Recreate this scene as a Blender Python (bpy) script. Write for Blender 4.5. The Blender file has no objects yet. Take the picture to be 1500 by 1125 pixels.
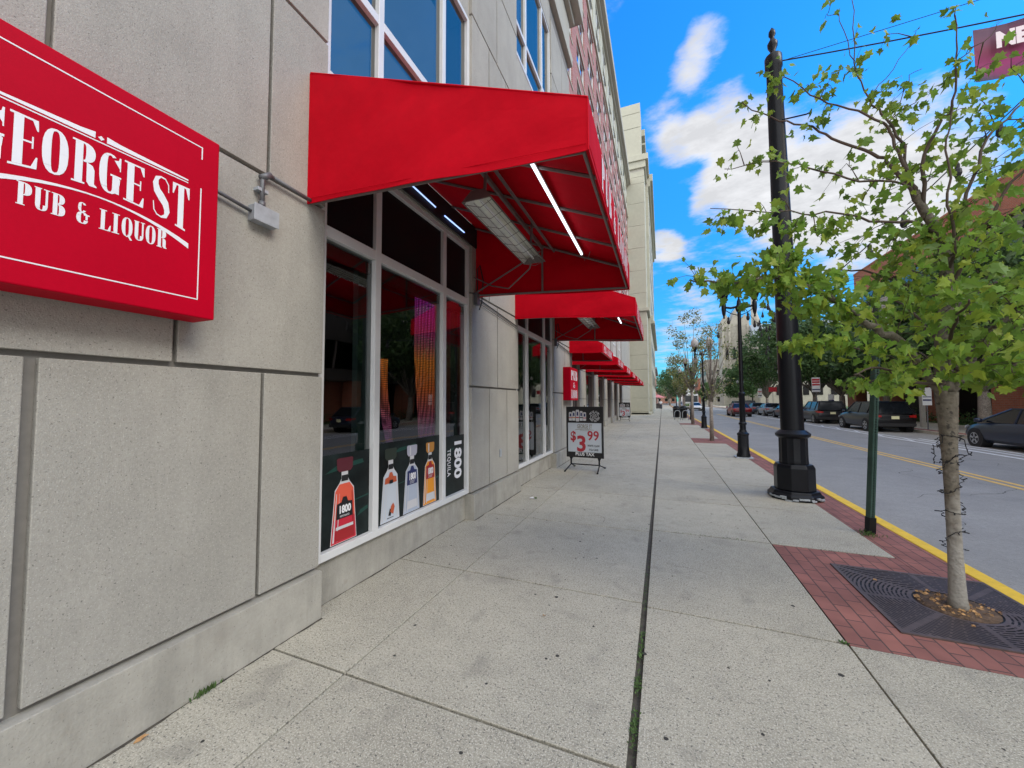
import bpy, bmesh, math, random
from mathutils import Vector, Matrix
R=math.radians
S=bpy.context.scene
# ---------------------------------------------------------------- camera
cd=bpy.data.cameras.new('camera'); cam=bpy.data.objects.new('camera',cd); S.collection.objects.link(cam); S.camera=cam
cd.sensor_width=36.0; cd.sensor_fit='HORIZONTAL'; cd.lens=13.2; cd.clip_start=0.05; cd.clip_end=3000
cam.matrix_world=Matrix(((0.9285952,0.02074386,0.37051403,0),(0.37107343,-0.04132409,-0.92768358,0),(-0.00393259,0.99893043,-0.04607085,1.6),(0,0,0,1)))
S.render.resolution_x=1024; S.render.resolution_y=768
# ---------------------------------------------------------------- light
SUN_EL,SUN_AZ=R(40),R(100)
S.view_settings.view_transform='Standard'; S.view_settings.look='None'; S.view_settings.exposure=1.12; S.view_settings.gamma=1.0
sd=bpy.data.lights.new('sun','SUN'); sd.energy=0.95; sd.angle=R(26); sd.color=(1.0,0.94,0.84)
sun=bpy.data.objects.new('sun',sd); S.collection.objects.link(sun)
sdir=Vector((math.sin(SUN_AZ)*math.cos(SUN_EL),math.cos(SUN_AZ)*math.cos(SUN_EL),math.sin(SUN_EL)))
sun.rotation_euler=sdir.to_track_quat('Z','Y').to_euler()
W=bpy.data.worlds.new('World'); S.world=W; W.use_nodes=True
def world():
    nt=W.node_tree; nt.nodes.clear(); N=nt.nodes; L=nt.links
    def n(t,**k):
        o=N.new(t)
        for a,b in k.items(): setattr(o,a,b)
        return o
    def mth(op,a,b=None,c=None,clamp=False):
        o=n('ShaderNodeMath',operation=op); o.use_clamp=clamp
        for i,x in enumerate((a,b,c)):
            if x is None: continue
            if isinstance(x,(int,float)): o.inputs[i].default_value=x
            else: L.new(x,o.inputs[i])
        return o.outputs[0]
    out=n('ShaderNodeOutputWorld'); bg=n('ShaderNodeBackground'); bg.inputs[1].default_value=0.15
    sky=n('ShaderNodeTexSky',sky_type='NISHITA'); sky.sun_disc=False; sky.sun_elevation=SUN_EL; sky.sun_rotation=SUN_AZ
    sky.air_density=1.0; sky.dust_density=0.4; sky.ozone_density=3.0
    hs=n('ShaderNodeHueSaturation'); hs.inputs['Saturation'].default_value=1.3; hs.inputs['Value'].default_value=SKYV; L.new(sky.outputs[0],hs.inputs['Color'])
    gm=n('ShaderNodeMixRGB',blend_type='MULTIPLY'); gm.inputs[0].default_value=1; gm.inputs[2].default_value=(0.40,1.22,1.5,1); L.new(hs.outputs[0],gm.inputs[1])
    tc=n('ShaderNodeTexCoord'); d=tc.outputs['Generated']
    sp=n('ShaderNodeSeparateXYZ'); L.new(d,sp.inputs[0])
    gr=n('ShaderNodeMapRange'); gr.inputs[1].default_value=0.0; gr.inputs[2].default_value=0.55; gr.inputs[3].default_value=0.36; gr.inputs[4].default_value=1.0; L.new(sp.outputs[2],gr.inputs[0])
    gs=n('ShaderNodeVectorMath',operation='SCALE'); L.new(gm.outputs[0],gs.inputs[0]); L.new(gr.outputs[0],gs.inputs['Scale'])
    zz=mth('ADD',mth('MAXIMUM',sp.outputs[2],0.0),0.18)
    cb=n('ShaderNodeCombineXYZ'); L.new(mth('DIVIDE',sp.outputs[0],zz),cb.inputs[0]); L.new(mth('DIVIDE',sp.outputs[1],zz),cb.inputs[1])
    mp=n('ShaderNodeMapping'); mp.inputs['Rotation'].default_value=(0,0,0.6); mp.inputs['Scale'].default_value=(1.0,1.55,1); mp.inputs['Location'].default_value=(3.1,1.7,0); L.new(cb.outputs[0],mp.inputs[0])
    nz=n('ShaderNodeTexNoise'); nz.inputs['Scale'].default_value=1.7; nz.inputs['Detail'].default_value=10; nz.inputs['Roughness'].default_value=0.62; nz.inputs['Distortion'].default_value=0.35; L.new(mp.outputs[0],nz.inputs['Vector'])
    n2=n('ShaderNodeTexNoise'); n2.inputs['Scale'].default_value=7; n2.inputs['Detail'].default_value=8; n2.inputs['Roughness'].default_value=0.65; L.new(mp.outputs[0],n2.inputs['Vector'])
    val=mth('ADD',mth('MULTIPLY',nz.outputs[0],1.0),mth('MULTIPLY',mth('SUBTRACT',n2.outputs[0],0.5),0.95))
    def blob(c,r,w):
        nonlocal val
        v=Vector(c).normalized()
        dp=n('ShaderNodeVectorMath',operation='DOT_PRODUCT'); L.new(d,dp.inputs[0]); dp.inputs[1].default_value=v
        mr=n('ShaderNodeMapRange',interpolation_type='SMOOTHSTEP'); mr.inputs[1].default_value=math.cos(r); mr.inputs[2].default_value=math.cos(r*0.3); mr.inputs[3].default_value=0; mr.inputs[4].default_value=w
        L.new(dp.outputs['Value'],mr.inputs[0]); val=mth('ADD',val,mr.outputs[0])
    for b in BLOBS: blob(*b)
    m=n('ShaderNodeMapRange',interpolation_type='SMOOTHSTEP'); m.inputs[1].default_value=0.47; m.inputs[2].default_value=0.96; L.new(val,m.inputs[0])
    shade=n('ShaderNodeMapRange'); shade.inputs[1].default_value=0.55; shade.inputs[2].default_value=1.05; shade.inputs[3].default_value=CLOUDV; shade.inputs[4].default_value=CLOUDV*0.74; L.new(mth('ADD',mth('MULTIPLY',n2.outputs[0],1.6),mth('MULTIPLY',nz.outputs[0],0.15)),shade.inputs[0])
    br=n('ShaderNodeMapRange',interpolation_type='SMOOTHSTEP'); br.inputs[1].default_value=0.35; br.inputs[2].default_value=-0.45; br.inputs[3].default_value=1.0; br.inputs[4].default_value=2.6; L.new(sp.outputs[1],br.inputs[0])  # boosts unseen clouds behind the camera, added fill light for the walls
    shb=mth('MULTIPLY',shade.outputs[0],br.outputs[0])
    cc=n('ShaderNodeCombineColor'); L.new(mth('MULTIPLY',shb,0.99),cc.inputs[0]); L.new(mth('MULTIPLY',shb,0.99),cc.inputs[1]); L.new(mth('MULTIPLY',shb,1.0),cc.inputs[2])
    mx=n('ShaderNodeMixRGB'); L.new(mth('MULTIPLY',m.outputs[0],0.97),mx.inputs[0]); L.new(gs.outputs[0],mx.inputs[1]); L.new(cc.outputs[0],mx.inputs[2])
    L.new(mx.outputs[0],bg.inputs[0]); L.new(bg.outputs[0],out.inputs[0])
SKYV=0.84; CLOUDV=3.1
BLOBS=[((0.105,0.739,0.666),0.056,0.26),((0.079,0.755,0.651),0.064,0.26),((0.05,0.771,0.635),0.055,0.22),((0.006,0.813,0.583),0.053,0.2),((0.051,0.838,0.543),0.065,0.3),((0.143,0.832,0.536),0.103,0.36),((0.164,0.862,0.479),0.093,0.3),((0.283,0.851,0.443),0.173,0.42),((0.39,0.809,0.439),0.135,0.42),((0.444,0.755,0.482),0.081,0.35),((0.452,0.825,0.34),0.132,0.4),((0.237,0.884,0.404),0.116,0.35),((0.455,0.71,0.538),0.052,0.3),((0.015,0.933,0.358),0.05,0.4),((0.118,0.893,0.434),0.076,0.25),((0.35,0.879,0.325),0.105,0.3),((0.252,0.732,0.633),0.108,-0.3),((0.358,0.728,0.585),0.07,-0.2),((-0.037,0.753,0.657),0.102,-0.4),((0.016,0.897,0.441),0.063,-0.3),((0.003,0.707,0.708),0.071,-0.3),((0.038,0.8,0.599),0.026,-0.1),((0.176,0.789,0.588),0.033,-0.15),((0.065,0.966,0.252),0.084,0.1),((0.049,0.989,0.143),0.086,0.15),((0.021,0.958,0.287),0.044,-0.1),((0.16,0.942,0.296),0.075,0.02),((0.434,0.565,0.702),0.5,-0.4),((0.537,0.5,0.679),0.5,-0.4),((0.1,-1,0.6),1.5,0.45),((-1,0.2,0.8),1.1,0.4),((1,-0.2,0.35),0.8,0.35)]  # last three broad blobs: out-of-view clouds added for white fill light
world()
# ---------------------------------------------------------------- materials
def mat(name,col,rough=0.7,metal=0.0,mott=(),speck=None,bump=None,trans=0.0,emit=None,spec=0.5,coat=0.0,coord='Object',island=0.0,col2=None,streak=0.0):
    """mott: [(scale,amount)], speck:(scale,threshold,colour), bump:(scale,distance)"""
    m=bpy.data.materials.new(name); m.use_nodes=True; nt=m.node_tree; N=nt.nodes; L=nt.links; b=N['Principled BSDF']; out=N['Material Output']
    b.inputs['Roughness'].default_value=rough; b.inputs['Metallic'].default_value=metal; b.inputs['Specular IOR Level'].default_value=spec
    if coat: b.inputs['Coat Weight'].default_value=coat; b.inputs['Coat Roughness'].default_value=0.05
    tc=N.new('ShaderNodeTexCoord'); vec=tc.outputs[coord]
    rgb=N.new('ShaderNodeRGB'); rgb.outputs[0].default_value=(*col,1); cur=rgb.outputs[0]
    for sc,am in mott:
        nz=N.new('ShaderNodeTexNoise'); nz.inputs['Scale'].default_value=sc; nz.inputs['Detail'].default_value=6; nz.inputs['Roughness'].default_value=0.6; L.new(vec,nz.inputs['Vector'])
        mr=N.new('ShaderNodeMapRange'); mr.inputs[1].default_value=0.3; mr.inputs[2].default_value=0.7; mr.inputs[3].default_value=1-am; mr.inputs[4].default_value=1+am; L.new(nz.outputs[0],mr.inputs[0])
        mm=N.new('ShaderNodeVectorMath'); mm.operation='SCALE'; L.new(cur,mm.inputs[0]); L.new(mr.outputs[0],mm.inputs['Scale']); cur=mm.outputs[0]
    if streak:
        mp=N.new('ShaderNodeMapping'); mp.inputs['Scale'].default_value=(4.5,4.5,0.5); L.new(vec,mp.inputs[0]); nz=N.new('ShaderNodeTexNoise'); nz.inputs['Scale'].default_value=1.0; nz.inputs['Detail'].default_value=5; nz.inputs['Roughness'].default_value=0.65; L.new(mp.outputs[0],nz.inputs['Vector'])
        mr=N.new('ShaderNodeMapRange'); mr.inputs[1].default_value=0.45; mr.inputs[2].default_value=0.75; mr.inputs[3].default_value=1.0; mr.inputs[4].default_value=1-streak; L.new(nz.outputs[0],mr.inputs[0])
        mm=N.new('ShaderNodeVectorMath'); mm.operation='SCALE'; L.new(cur,mm.inputs[0]); L.new(mr.outputs[0],mm.inputs['Scale']); cur=mm.outputs[0]
    if island:
        g=N.new('ShaderNodeNewGeometry'); mr=N.new('ShaderNodeMapRange'); mr.inputs[3].default_value=1-island; mr.inputs[4].default_value=1+island; L.new(g.outputs['Random Per Island'],mr.inputs[0])
        mm=N.new('ShaderNodeVectorMath'); mm.operation='SCALE'; L.new(cur,mm.inputs[0]); L.new(mr.outputs[0],mm.inputs['Scale']); cur=mm.outputs[0]
        if col2:
            wn=N.new('ShaderNodeTexWhiteNoise'); wn.noise_dimensions='1D'; L.new(g.outputs['Random Per Island'],wn.inputs['W'])
            pw=N.new('ShaderNodeMath'); pw.operation='POWER'; pw.inputs[1].default_value=3.0; L.new(wn.outputs[0],pw.inputs[0])
            mx=N.new('ShaderNodeMixRGB'); L.new(pw.outputs[0],mx.inputs[0]); L.new(cur,mx.inputs[1]); mx.inputs[2].default_value=(*col2,1); cur=mx.outputs[0]
    if speck:
        for s in (speck if isinstance(speck,list) else [speck]):
            nz=N.new('ShaderNodeTexNoise'); nz.inputs['Scale'].default_value=s[0]; nz.inputs['Detail'].default_value=2; L.new(vec,nz.inputs['Vector'])
            mr=N.new('ShaderNodeMapRange'); mr.inputs[1].default_value=s[1]; mr.inputs[2].default_value=s[1]+(s[4] if len(s)>4 else 0.05); mr.inputs[4].default_value=s[3] if len(s)>3 else 1.0; L.new(nz.outputs[0],mr.inputs[0])
            mx=N.new('ShaderNodeMixRGB'); L.new(mr.outputs[0],mx.inputs[0]); L.new(cur,mx.inputs[1]); mx.inputs[2].default_value=(*s[2],1); cur=mx.outputs[0]
    L.new(cur,b.inputs['Base Color'])
    if bump:
        nz=N.new('ShaderNodeTexNoise'); nz.inputs['Scale'].default_value=bump[0]; nz.inputs['Detail'].default_value=5; L.new(vec,nz.inputs['Vector'])
        bp=N.new('ShaderNodeBump'); bp.inputs['Distance'].default_value=bump[1]; bp.inputs['Strength'].default_value=1; L.new(nz.outputs[0],bp.inputs['Height']); L.new(bp.outputs[0],b.inputs['Normal'])
    if trans:
        t=N.new('ShaderNodeBsdfTranslucent'); L.new(cur,t.inputs[0]); ms=N.new('ShaderNodeMixShader'); ms.inputs[0].default_value=trans
        L.new(b.outputs[0],ms.inputs[1]); L.new(t.outputs[0],ms.inputs[2]); L.new(ms.outputs[0],out.inputs[0])
    if emit: b.inputs['Emission Color'].default_value=(*emit[0],1); b.inputs['Emission Strength'].default_value=emit[1]
    return m
def glassmat(name,tint,refl,rough=0.0,gcol=(1,1,1),thru=0.6,wob=0.0):
    m=bpy.data.materials.new(name); m.use_nodes=True; nt=m.node_tree; N=nt.nodes; L=nt.links; N.remove(N['Principled BSDF']); out=N['Material Output']
    t=N.new('ShaderNodeBsdfTransparent'); t.inputs[0].default_value=(tint[0]*thru,tint[1]*thru,tint[2]*thru,1)
    g=N.new('ShaderNodeBsdfGlossy'); g.inputs['Roughness'].default_value=rough; g.inputs[0].default_value=(*gcol,1)
    fr=N.new('ShaderNodeFresnel'); fr.inputs[0].default_value=1.5
    ad=N.new('ShaderNodeMath'); ad.operation='ADD'; ad.use_clamp=True; ad.inputs[1].default_value=refl; L.new(fr.outputs[0],ad.inputs[0])
    if wob:
        tc=N.new('ShaderNodeTexCoord'); nz=N.new('ShaderNodeTexNoise'); nz.inputs['Scale'].default_value=0.8; L.new(tc.outputs['Object'],nz.inputs[0]); bp=N.new('ShaderNodeBump'); bp.inputs['Distance'].default_value=wob; L.new(nz.outputs[0],bp.inputs['Height']); L.new(bp.outputs[0],g.inputs['Normal'])
    ms=N.new('ShaderNodeMixShader'); L.new(ad.outputs[0],ms.inputs[0]); L.new(t.outputs[0],ms.inputs[1]); L.new(g.outputs[0],ms.inputs[2]); L.new(ms.outputs[0],out.inputs[0])
    return m
def brickmat(name,c1,c2,mortar,scale,bw=0.5,rh=0.25,axes='XY',msize=0.02,rough=0.85,stain=0.2,rot=0.0,bump=0.002):
    m=bpy.data.materials.new(name); m.use_nodes=True; nt=m.node_tree; N=nt.nodes; L=nt.links; b=N['Principled BSDF']; b.inputs['Roughness'].default_value=rough
    tc=N.new('ShaderNodeTexCoord'); sp=N.new('ShaderNodeSeparateXYZ'); L.new(tc.outputs['Object'],sp.inputs[0]); cb=N.new('ShaderNodeCombineXYZ')
    L.new(sp.outputs['XYZ'.index(axes[0])],cb.inputs[0]); L.new(sp.outputs['XYZ'.index(axes[1])],cb.inputs[1])
    mp=N.new('ShaderNodeMapping'); mp.inputs['Rotation'].default_value=(0,0,rot); L.new(cb.outputs[0],mp.inputs[0])
    bt=N.new('ShaderNodeTexBrick'); bt.inputs['Color1'].default_value=(*c1,1); bt.inputs['Color2'].default_value=(*c2,1); bt.inputs['Mortar'].default_value=(*mortar,1)
    bt.inputs['Scale'].default_value=scale; bt.inputs['Brick Width'].default_value=bw; bt.inputs['Row Height'].default_value=rh; bt.inputs['Mortar Size'].default_value=msize; bt.inputs['Mortar Smooth'].default_value=0.1; L.new(mp.outputs[0],bt.inputs['Vector'])
    nz=N.new('ShaderNodeTexNoise'); nz.inputs['Scale'].default_value=3; nz.inputs['Detail'].default_value=7; L.new(tc.outputs['Object'],nz.inputs[0])
    mr=N.new('ShaderNodeMapRange'); mr.inputs[1].default_value=0.3; mr.inputs[2].default_value=0.7; mr.inputs[3].default_value=1-stain; mr.inputs[4].default_value=1+stain; L.new(nz.outputs[0],mr.inputs[0])
    mm=N.new('ShaderNodeVectorMath'); mm.operation='SCALE'; L.new(bt.outputs[0],mm.inputs[0]); L.new(mr.outputs[0],mm.inputs['Scale']); L.new(mm.outputs[0],b.inputs['Base Color'])
    bp=N.new('ShaderNodeBump'); bp.invert=True; bp.inputs['Distance'].default_value=bump; L.new(bt.outputs['Fac'],bp.inputs['Height']); L.new(bp.outputs[0],b.inputs['Normal'])
    return m
M={}
M['precast']=mat('precast_concrete',(0.36,0.347,0.31),0.9,streak=0.11,island=0.045,mott=[(0.7,0.09),(3,0.06),(60,0.09)],speck=[(95,0.655,(0.13,0.12,0.11),0.75),(150,0.62,(0.56,0.54,0.50),0.55),(38,0.74,(0.10,0.095,0.09),0.8)],bump=(170,0.003))
M['plinth']=mat('plinth_concrete',(0.385,0.37,0.325),0.9,streak=0.28,mott=[(1.4,0.16),(6,0.10),(50,0.05)],speck=[(120,0.67,(0.16,0.15,0.13),0.6),(9,0.66,(0.24,0.21,0.16),0.35,0.12),(2.2,0.55,(0.22,0.20,0.17),0.45,0.2)],bump=(90,0.0025))
M['mortar']=mat('sealant_grey',(0.21,0.20,0.185),0.9,mott=[(20,0.1)])
M['cream']=mat('cream_stone',(0.43,0.425,0.345),0.85,mott=[(0.3,0.06),(3,0.05)])
M['creamshade']=mat('stone_trim',(0.40,0.385,0.33),0.85,mott=[(1,0.08)])
M['red']=mat('awning_red',(0.58,0.0,0.012),0.75,mott=[(1.2,0.07),(9,0.05)],bump=(4,0.010),trans=0.13,spec=0.12)
M['signred']=mat('sign_red',(0.47,0.0,0.016),0.55,spec=0.08,mott=[(2,0.06),(60,0.03)],bump=(300,0.0004))
M['white']=mat('white_vinyl',(0.80,0.80,0.82),0.5)
M['whitecloth']=mat('white_print',(0.85,0.74,0.78),0.6)
M['frame']=mat('window_aluminium',(0.66,0.67,0.67),0.4,mott=[(3,0.05)],spec=0.5)
M['bronze']=mat('awning_frame_steel',(0.16,0.13,0.125),0.5,mott=[(12,0.15)])
M['galv']=mat('galvanised_metal',(0.36,0.39,0.42),0.5,0.1,mott=[(15,0.15)])
M['conduit']=mat('grey_conduit',(0.13,0.135,0.145),0.5,0.3)
M['black']=mat('black_paint',(0.006,0.007,0.010),0.35,mott=[(6,0.2)],spec=0.25,bump=(60,0.0006))
M['blackmat']=mat('matt_black',(0.012,0.012,0.013),0.7)
M['chrome']=mat('reflector_metal',(0.72,0.72,0.66),0.3,0.7,mott=[(5,0.15)])
M['led']=mat('led_tube',(0.9,0.9,0.95),0.4,emit=((0.86,0.88,1.0),1.0))
M['led2']=mat('dim_led',(0.5,0.6,0.8),0.4,emit=((0.5,0.65,1.0),0.35))
M['dark']=mat('dark_interior',(0.02,0.02,0.022),0.9)
M['film']=mat('black_window_film',(0.012,0.011,0.012),0.3,spec=0.12)
M['vinyl']=mat('dark_green_vinyl',(0.008,0.013,0.013),0.35,spec=0.25,mott=[(2.5,0.9),(9,0.3)])
M['glass']=glassmat('shop_glass',(0.8,0.95,0.95),0.10,thru=0.75,wob=0.004)
M['skyglass']=glassmat('upper_glass',(0.2,0.3,0.4),0.14,thru=0.3,gcol=(0.78,0.74,0.66),wob=0.01)
M['highglass']=glassmat('high_glass',(0.3,0.4,0.5),0.55,thru=0.4,gcol=(0.8,0.85,0.9),wob=0.01)
M['sidewalk']=mat('sidewalk_concrete',(0.37,0.348,0.282),0.92,mott=[(0.45,0.15),(1.6,0.08),(9,0.09),(60,0.20)],speck=[(70,0.60,(0.12,0.115,0.10),0.85),(130,0.55,(0.60,0.57,0.48),0.85),(45,0.70,(0.07,0.07,0.065),0.8),(4.0,0.60,(0.20,0.19,0.165),0.40,0.15),(1.15,0.60,(0.19,0.18,0.16),0.45,0.22)],bump=(80,0.003),island=0.05)
M['joint']=mat('joint_dirt',(0.075,0.066,0.052),0.95,mott=[(18,0.4)],bump=(60,0.006))
M['asphalt']=mat('asphalt',(0.265,0.26,0.25),0.85,mott=[(0.12,0.12),(0.6,0.09),(2.5,0.07),(25,0.12)],speck=[(140,0.60,(0.40,0.40,0.39),0.7),(90,0.64,(0.09,0.09,0.09),0.6),(0.5,0.60,(0.17,0.17,0.165),0.5,0.12)],bump=(120,0.003))
M['yellow']=mat('yellow_kerb_paint',(0.78,0.50,0.035),0.7,mott=[(5,0.10),(30,0.07)],speck=(9,0.72,(0.35,0.30,0.18),0.8))
M['yline']=mat('yellow_line_paint',(0.66,0.43,0.12),0.8,mott=[(4,0.10)],speck=(30,0.66,(0.17,0.17,0.17),0.7))
M['wline']=mat('white_line_paint',(0.66,0.68,0.70),0.8,mott=[(4,0.10)],speck=(30,0.68,(0.2,0.21,0.22),0.7))
M['paver']=brickmat('red_pavers',(0.29,0.115,0.092),(0.225,0.092,0.078),(0.08,0.05,0.045),1.0,0.22,0.11,'YX',0.005,stain=0.25)
M['brick']=brickmat('red_brick',(0.36,0.13,0.115),(0.31,0.115,0.105),(0.36,0.27,0.25),1.0,0.3,0.1,'YZ',0.012,stain=0.1)
M['brick2']=brickmat('orange_brick',(0.42,0.135,0.075),(0.36,0.115,0.065),(0.32,0.20,0.15),1.0,0.3,0.1,'YZ',0.012,stain=0.1)
M['greensteel']=mat('green_sign_post',(0.035,0.075,0.06),0.5,0.3,mott=[(9,0.2)])
M['bark']=mat('maple_bark',(0.24,0.21,0.18),0.9,mott=[(2.5,0.35),(22,0.35)],speck=[(28,0.62,(0.06,0.05,0.045),0.8),(12,0.64,(0.40,0.39,0.35),0.6)],bump=(35,0.014))
def two_tone():
    m=mat('trunk_bark',(0.15,0.13,0.10),0.9,mott=[(3,0.3),(22,0.35)],speck=[(28,0.62,(0.04,0.035,0.03),0.8)],bump=(35,0.014)); nt=m.node_tree; N=nt.nodes; L=nt.links; b=N['Principled BSDF']; src=b.inputs['Base Color'].links[0].from_socket
    tc=N.new('ShaderNodeTexCoord'); sp=N.new('ShaderNodeSeparateXYZ'); L.new(tc.outputs['Object'],sp.inputs[0]); nz=N.new('ShaderNodeTexNoise'); nz.inputs['Scale'].default_value=9; nz.inputs['Detail'].default_value=6; L.new(tc.outputs['Object'],nz.inputs[0])
    ad=N.new('ShaderNodeMath'); ad.operation='MULTIPLY_ADD'; ad.inputs[1].default_value=1.6; L.new(nz.outputs[0],ad.inputs[0]); L.new(sp.outputs[2],ad.inputs[2])
    mr=N.new('ShaderNodeMapRange'); mr.inputs[1].default_value=1.35; mr.inputs[2].default_value=1.75; mr.inputs[3].default_value=0.85; mr.inputs[4].default_value=0.0; L.new(ad.outputs[0],mr.inputs[0])
    mx=N.new('ShaderNodeMixRGB'); L.new(mr.outputs[0],mx.inputs[0]); L.new(src,mx.inputs[1]); mx.inputs[2].default_value=(0.34,0.325,0.29,1); L.new(mx.outputs[0],b.inputs['Base Color']); return m
M['bark2']=two_tone()
M['twig']=mat('twig_bark',(0.09,0.065,0.05),0.85,mott=[(10,0.2)])
M['leaf']=mat('maple_leaf',(0.17,0.30,0.045),0.5,island=0.4,col2=(0.34,0.42,0.05),trans=0.5,spec=0.4)
M['leafdark']=mat('dark_tree_leaf',(0.045,0.10,0.028),0.6,island=0.4,trans=0.25,col2=(0.10,0.17,0.05))
M['leafyel']=mat('light_tree_leaf',(0.17,0.22,0.07),0.6,island=0.4,trans=0.3,col2=(0.32,0.27,0.10))
M['gum']=mat('gum_dark',(0.045,0.042,0.038),0.85)
M['weed']=mat('weed_green',(0.07,0.13,0.03),0.7,island=0.4,trans=0.2)
M['grass']=mat('lawn_grass',(0.06,0.11,0.03),0.9,mott=[(1,0.25),(20,0.3)])
M['grate']=mat('iron_grate',(0.12,0.088,0.078),0.55,0.35,mott=[(3,0.25),(25,0.15)])
M['mulch']=mat('leaf_litter',(0.11,0.07,0.045),0.95,mott=[(20,0.5)],bump=(40,0.02))
M['deadleaf']=mat('dead_leaf',(0.42,0.24,0.10),0.8,island=0.5)
M['tyre']=mat('tyre_rubber',(0.012,0.012,0.013),0.8)
M['rim']=mat('wheel_rim',(0.45,0.46,0.48),0.3,0.8)
M['carglass']=mat('car_window_glass',(0.008,0.010,0.013),0.10,spec=0.35)
M['tail']=mat('tail_lamp',(0.35,0.01,0.01),0.2,coat=0.5)
M['head']=mat('head_lamp',(0.75,0.78,0.8),0.15,coat=0.5)
M['plate']=mat('pale_plate',(0.72,0.70,0.42),0.5)
M['globe']=mat('frosted_lamp_globe',(0.58,0.57,0.56),0.35,trans=0.4,mott=[(6,0.1)])
M['buff']=mat('buff_limestone',(0.33,0.31,0.26),0.85,mott=[(0.15,0.12),(1.2,0.10)])
M['slate']=mat('grey_roof',(0.22,0.25,0.28),0.8,mott=[(0.5,0.1)])
M['whitepanel']=mat('white_wall_panel',(0.66,0.68,0.69),0.6,mott=[(0.3,0.04)])
M['darkwall']=mat('dark_brown_wall',(0.055,0.05,0.048),0.8,mott=[(0.6,0.2)])
M['cable']=mat('black_cable',(0.01,0.01,0.012),0.6)
# ---------------------------------------------------------------- mesh helpers
class MB:
    def __init__(s): s.v=[];s.f=[];s.m=[]
    def add(s,vs,fs,mi=0):
        o=len(s.v); s.v+= [tuple(p) for p in vs]; s.f+=[tuple(i+o for i in f) for f in fs]; s.m+=[mi]*len(fs)
    def box(s,x0,x1,y0,y1,z0,z1,mi=0):
        if x0>x1:x0,x1=x1,x0
        if y0>y1:y0,y1=y1,y0
        if z0>z1:z0,z1=z1,z0
        v=[(x0,y0,z0),(x1,y0,z0),(x1,y1,z0),(x0,y1,z0),(x0,y0,z1),(x1,y0,z1),(x1,y1,z1),(x0,y1,z1)]
        s.add(v,[(0,3,2,1),(4,5,6,7),(0,1,5,4),(1,2,6,5),(2,3,7,6),(3,0,4,7)],mi)
    def obox(s,c,ax,h,mi=0):
        """oriented box: centre, 3 axes, half sizes"""
        c=Vector(c); A=[Vector(a).normalized()*k for a,k in zip(ax,h)]
        v=[c+A[0]*i+A[1]*j+A[2]*k for k in(-1,1) for i,j in((-1,-1),(1,-1),(1,1),(-1,1))]
        s.add(v,[(0,3,2,1),(4,5,6,7),(0,1,5,4),(1,2,6,5),(2,3,7,6),(3,0,4,7)],mi)
    def tube(s,pts,r,n=8,mi=0,caps=True):
        P=[Vector(p) for p in pts]; rr=r if isinstance(r,(list,tuple)) else [r]*len(P)
        up=None; vs=[]
        for i,p in enumerate(P):
            t=(P[min(i+1,len(P)-1)]-P[max(i-1,0)]).normalized()
            if up is None:
                up=Vector((0,0,1)) if abs(t.z)<0.9 else Vector((1,0,0))
            a=t.cross(up).normalized(); b=a.cross(t).normalized(); up=b
            for k in range(n):
                th=2*math.pi*k/n; vs.append(p+a*math.cos(th)*rr[i]+b*math.sin(th)*rr[i])
        fs=[(i*n+k,i*n+(k+1)%n,(i+1)*n+(k+1)%n,(i+1)*n+k) for i in range(len(P)-1) for k in range(n)]
        if caps: fs+=[tuple(range(n))[::-1],tuple(range((len(P)-1)*n,len(P)*n))]
        s.add(vs,fs,mi)
    def lathe(s,prof,c,n=16,mi=0,tilt=(0,0),ph=0.0,flute=0):
        """prof: (r,z)"""
        vs=[]
        for r,z in prof:
            for k in range(n):
                th=2*math.pi*k/n+ph; q=r*(1-(0.05 if flute and k%2 else 0))
                vs.append((c[0]+q*math.cos(th)+tilt[0]*z,c[1]+q*math.sin(th)+tilt[1]*z,c[2]+z))
        fs=[(i*n+k,i*n+(k+1)%n,(i+1)*n+(k+1)%n,(i+1)*n+k) for i in range(len(prof)-1) for k in range(n)]
        fs+=[tuple(range(n))[::-1],tuple(range((len(prof)-1)*n,len(prof)*n))]
        s.add(vs,fs,mi)
    def prism(s,poly,fn,d,mi=0):
        """poly 2-D list; fn(u,v,w)->xyz; w from 0 to d"""
        n=len(poly); vs=[fn(u,v,0) for u,v in poly]+[fn(u,v,d) for u,v in poly]
        s.add(vs,[tuple(range(n))[::-1],tuple(range(n,2*n))]+[(i,(i+1)%n,n+(i+1)%n,n+i) for i in range(n)],mi)
    def build(s,name,mats,parent=None,smooth=False,bev=0,sol=0,autos=None):
        me=bpy.data.meshes.new(name); me.from_pydata(s.v,[],s.f); 
        if not isinstance(mats,(list,tuple)): mats=[mats]
        for m in mats: me.materials.append(M[m] if isinstance(m,str) else m)
        for p,mi in zip(me.polygons,s.m): p.material_index=mi
        if smooth:
            for p in me.polygons: p.use_smooth=True
        me.update()
        if smooth=='auto':
            me.set_sharp_from_angle(angle=R(35))
        o=bpy.data.objects.new(name,me); S.collection.objects.link(o)
        if parent is not None:
            me.transform(wm(parent).inverted()); o.parent=parent
        if sol: q=o.modifiers.new('s','SOLIDIFY'); q.thickness=sol; q.offset=0
        if bev: q=o.modifiers.new('b','BEVEL'); q.width=bev; q.segments=2; q.limit_method='ANGLE'
        return o
def wm(o):
    m=Matrix.Translation(o.location)@Matrix.Rotation(o.rotation_euler.z,4,'Z')
    return wm(o.parent)@m if o.parent else m
def tag(o,label=None,cat=None,group=None,kind=None):
    if label:o['label']=label
    if cat:o['category']=cat
    if group:o['group']=group
    if kind:o['kind']=kind
    return o
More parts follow.
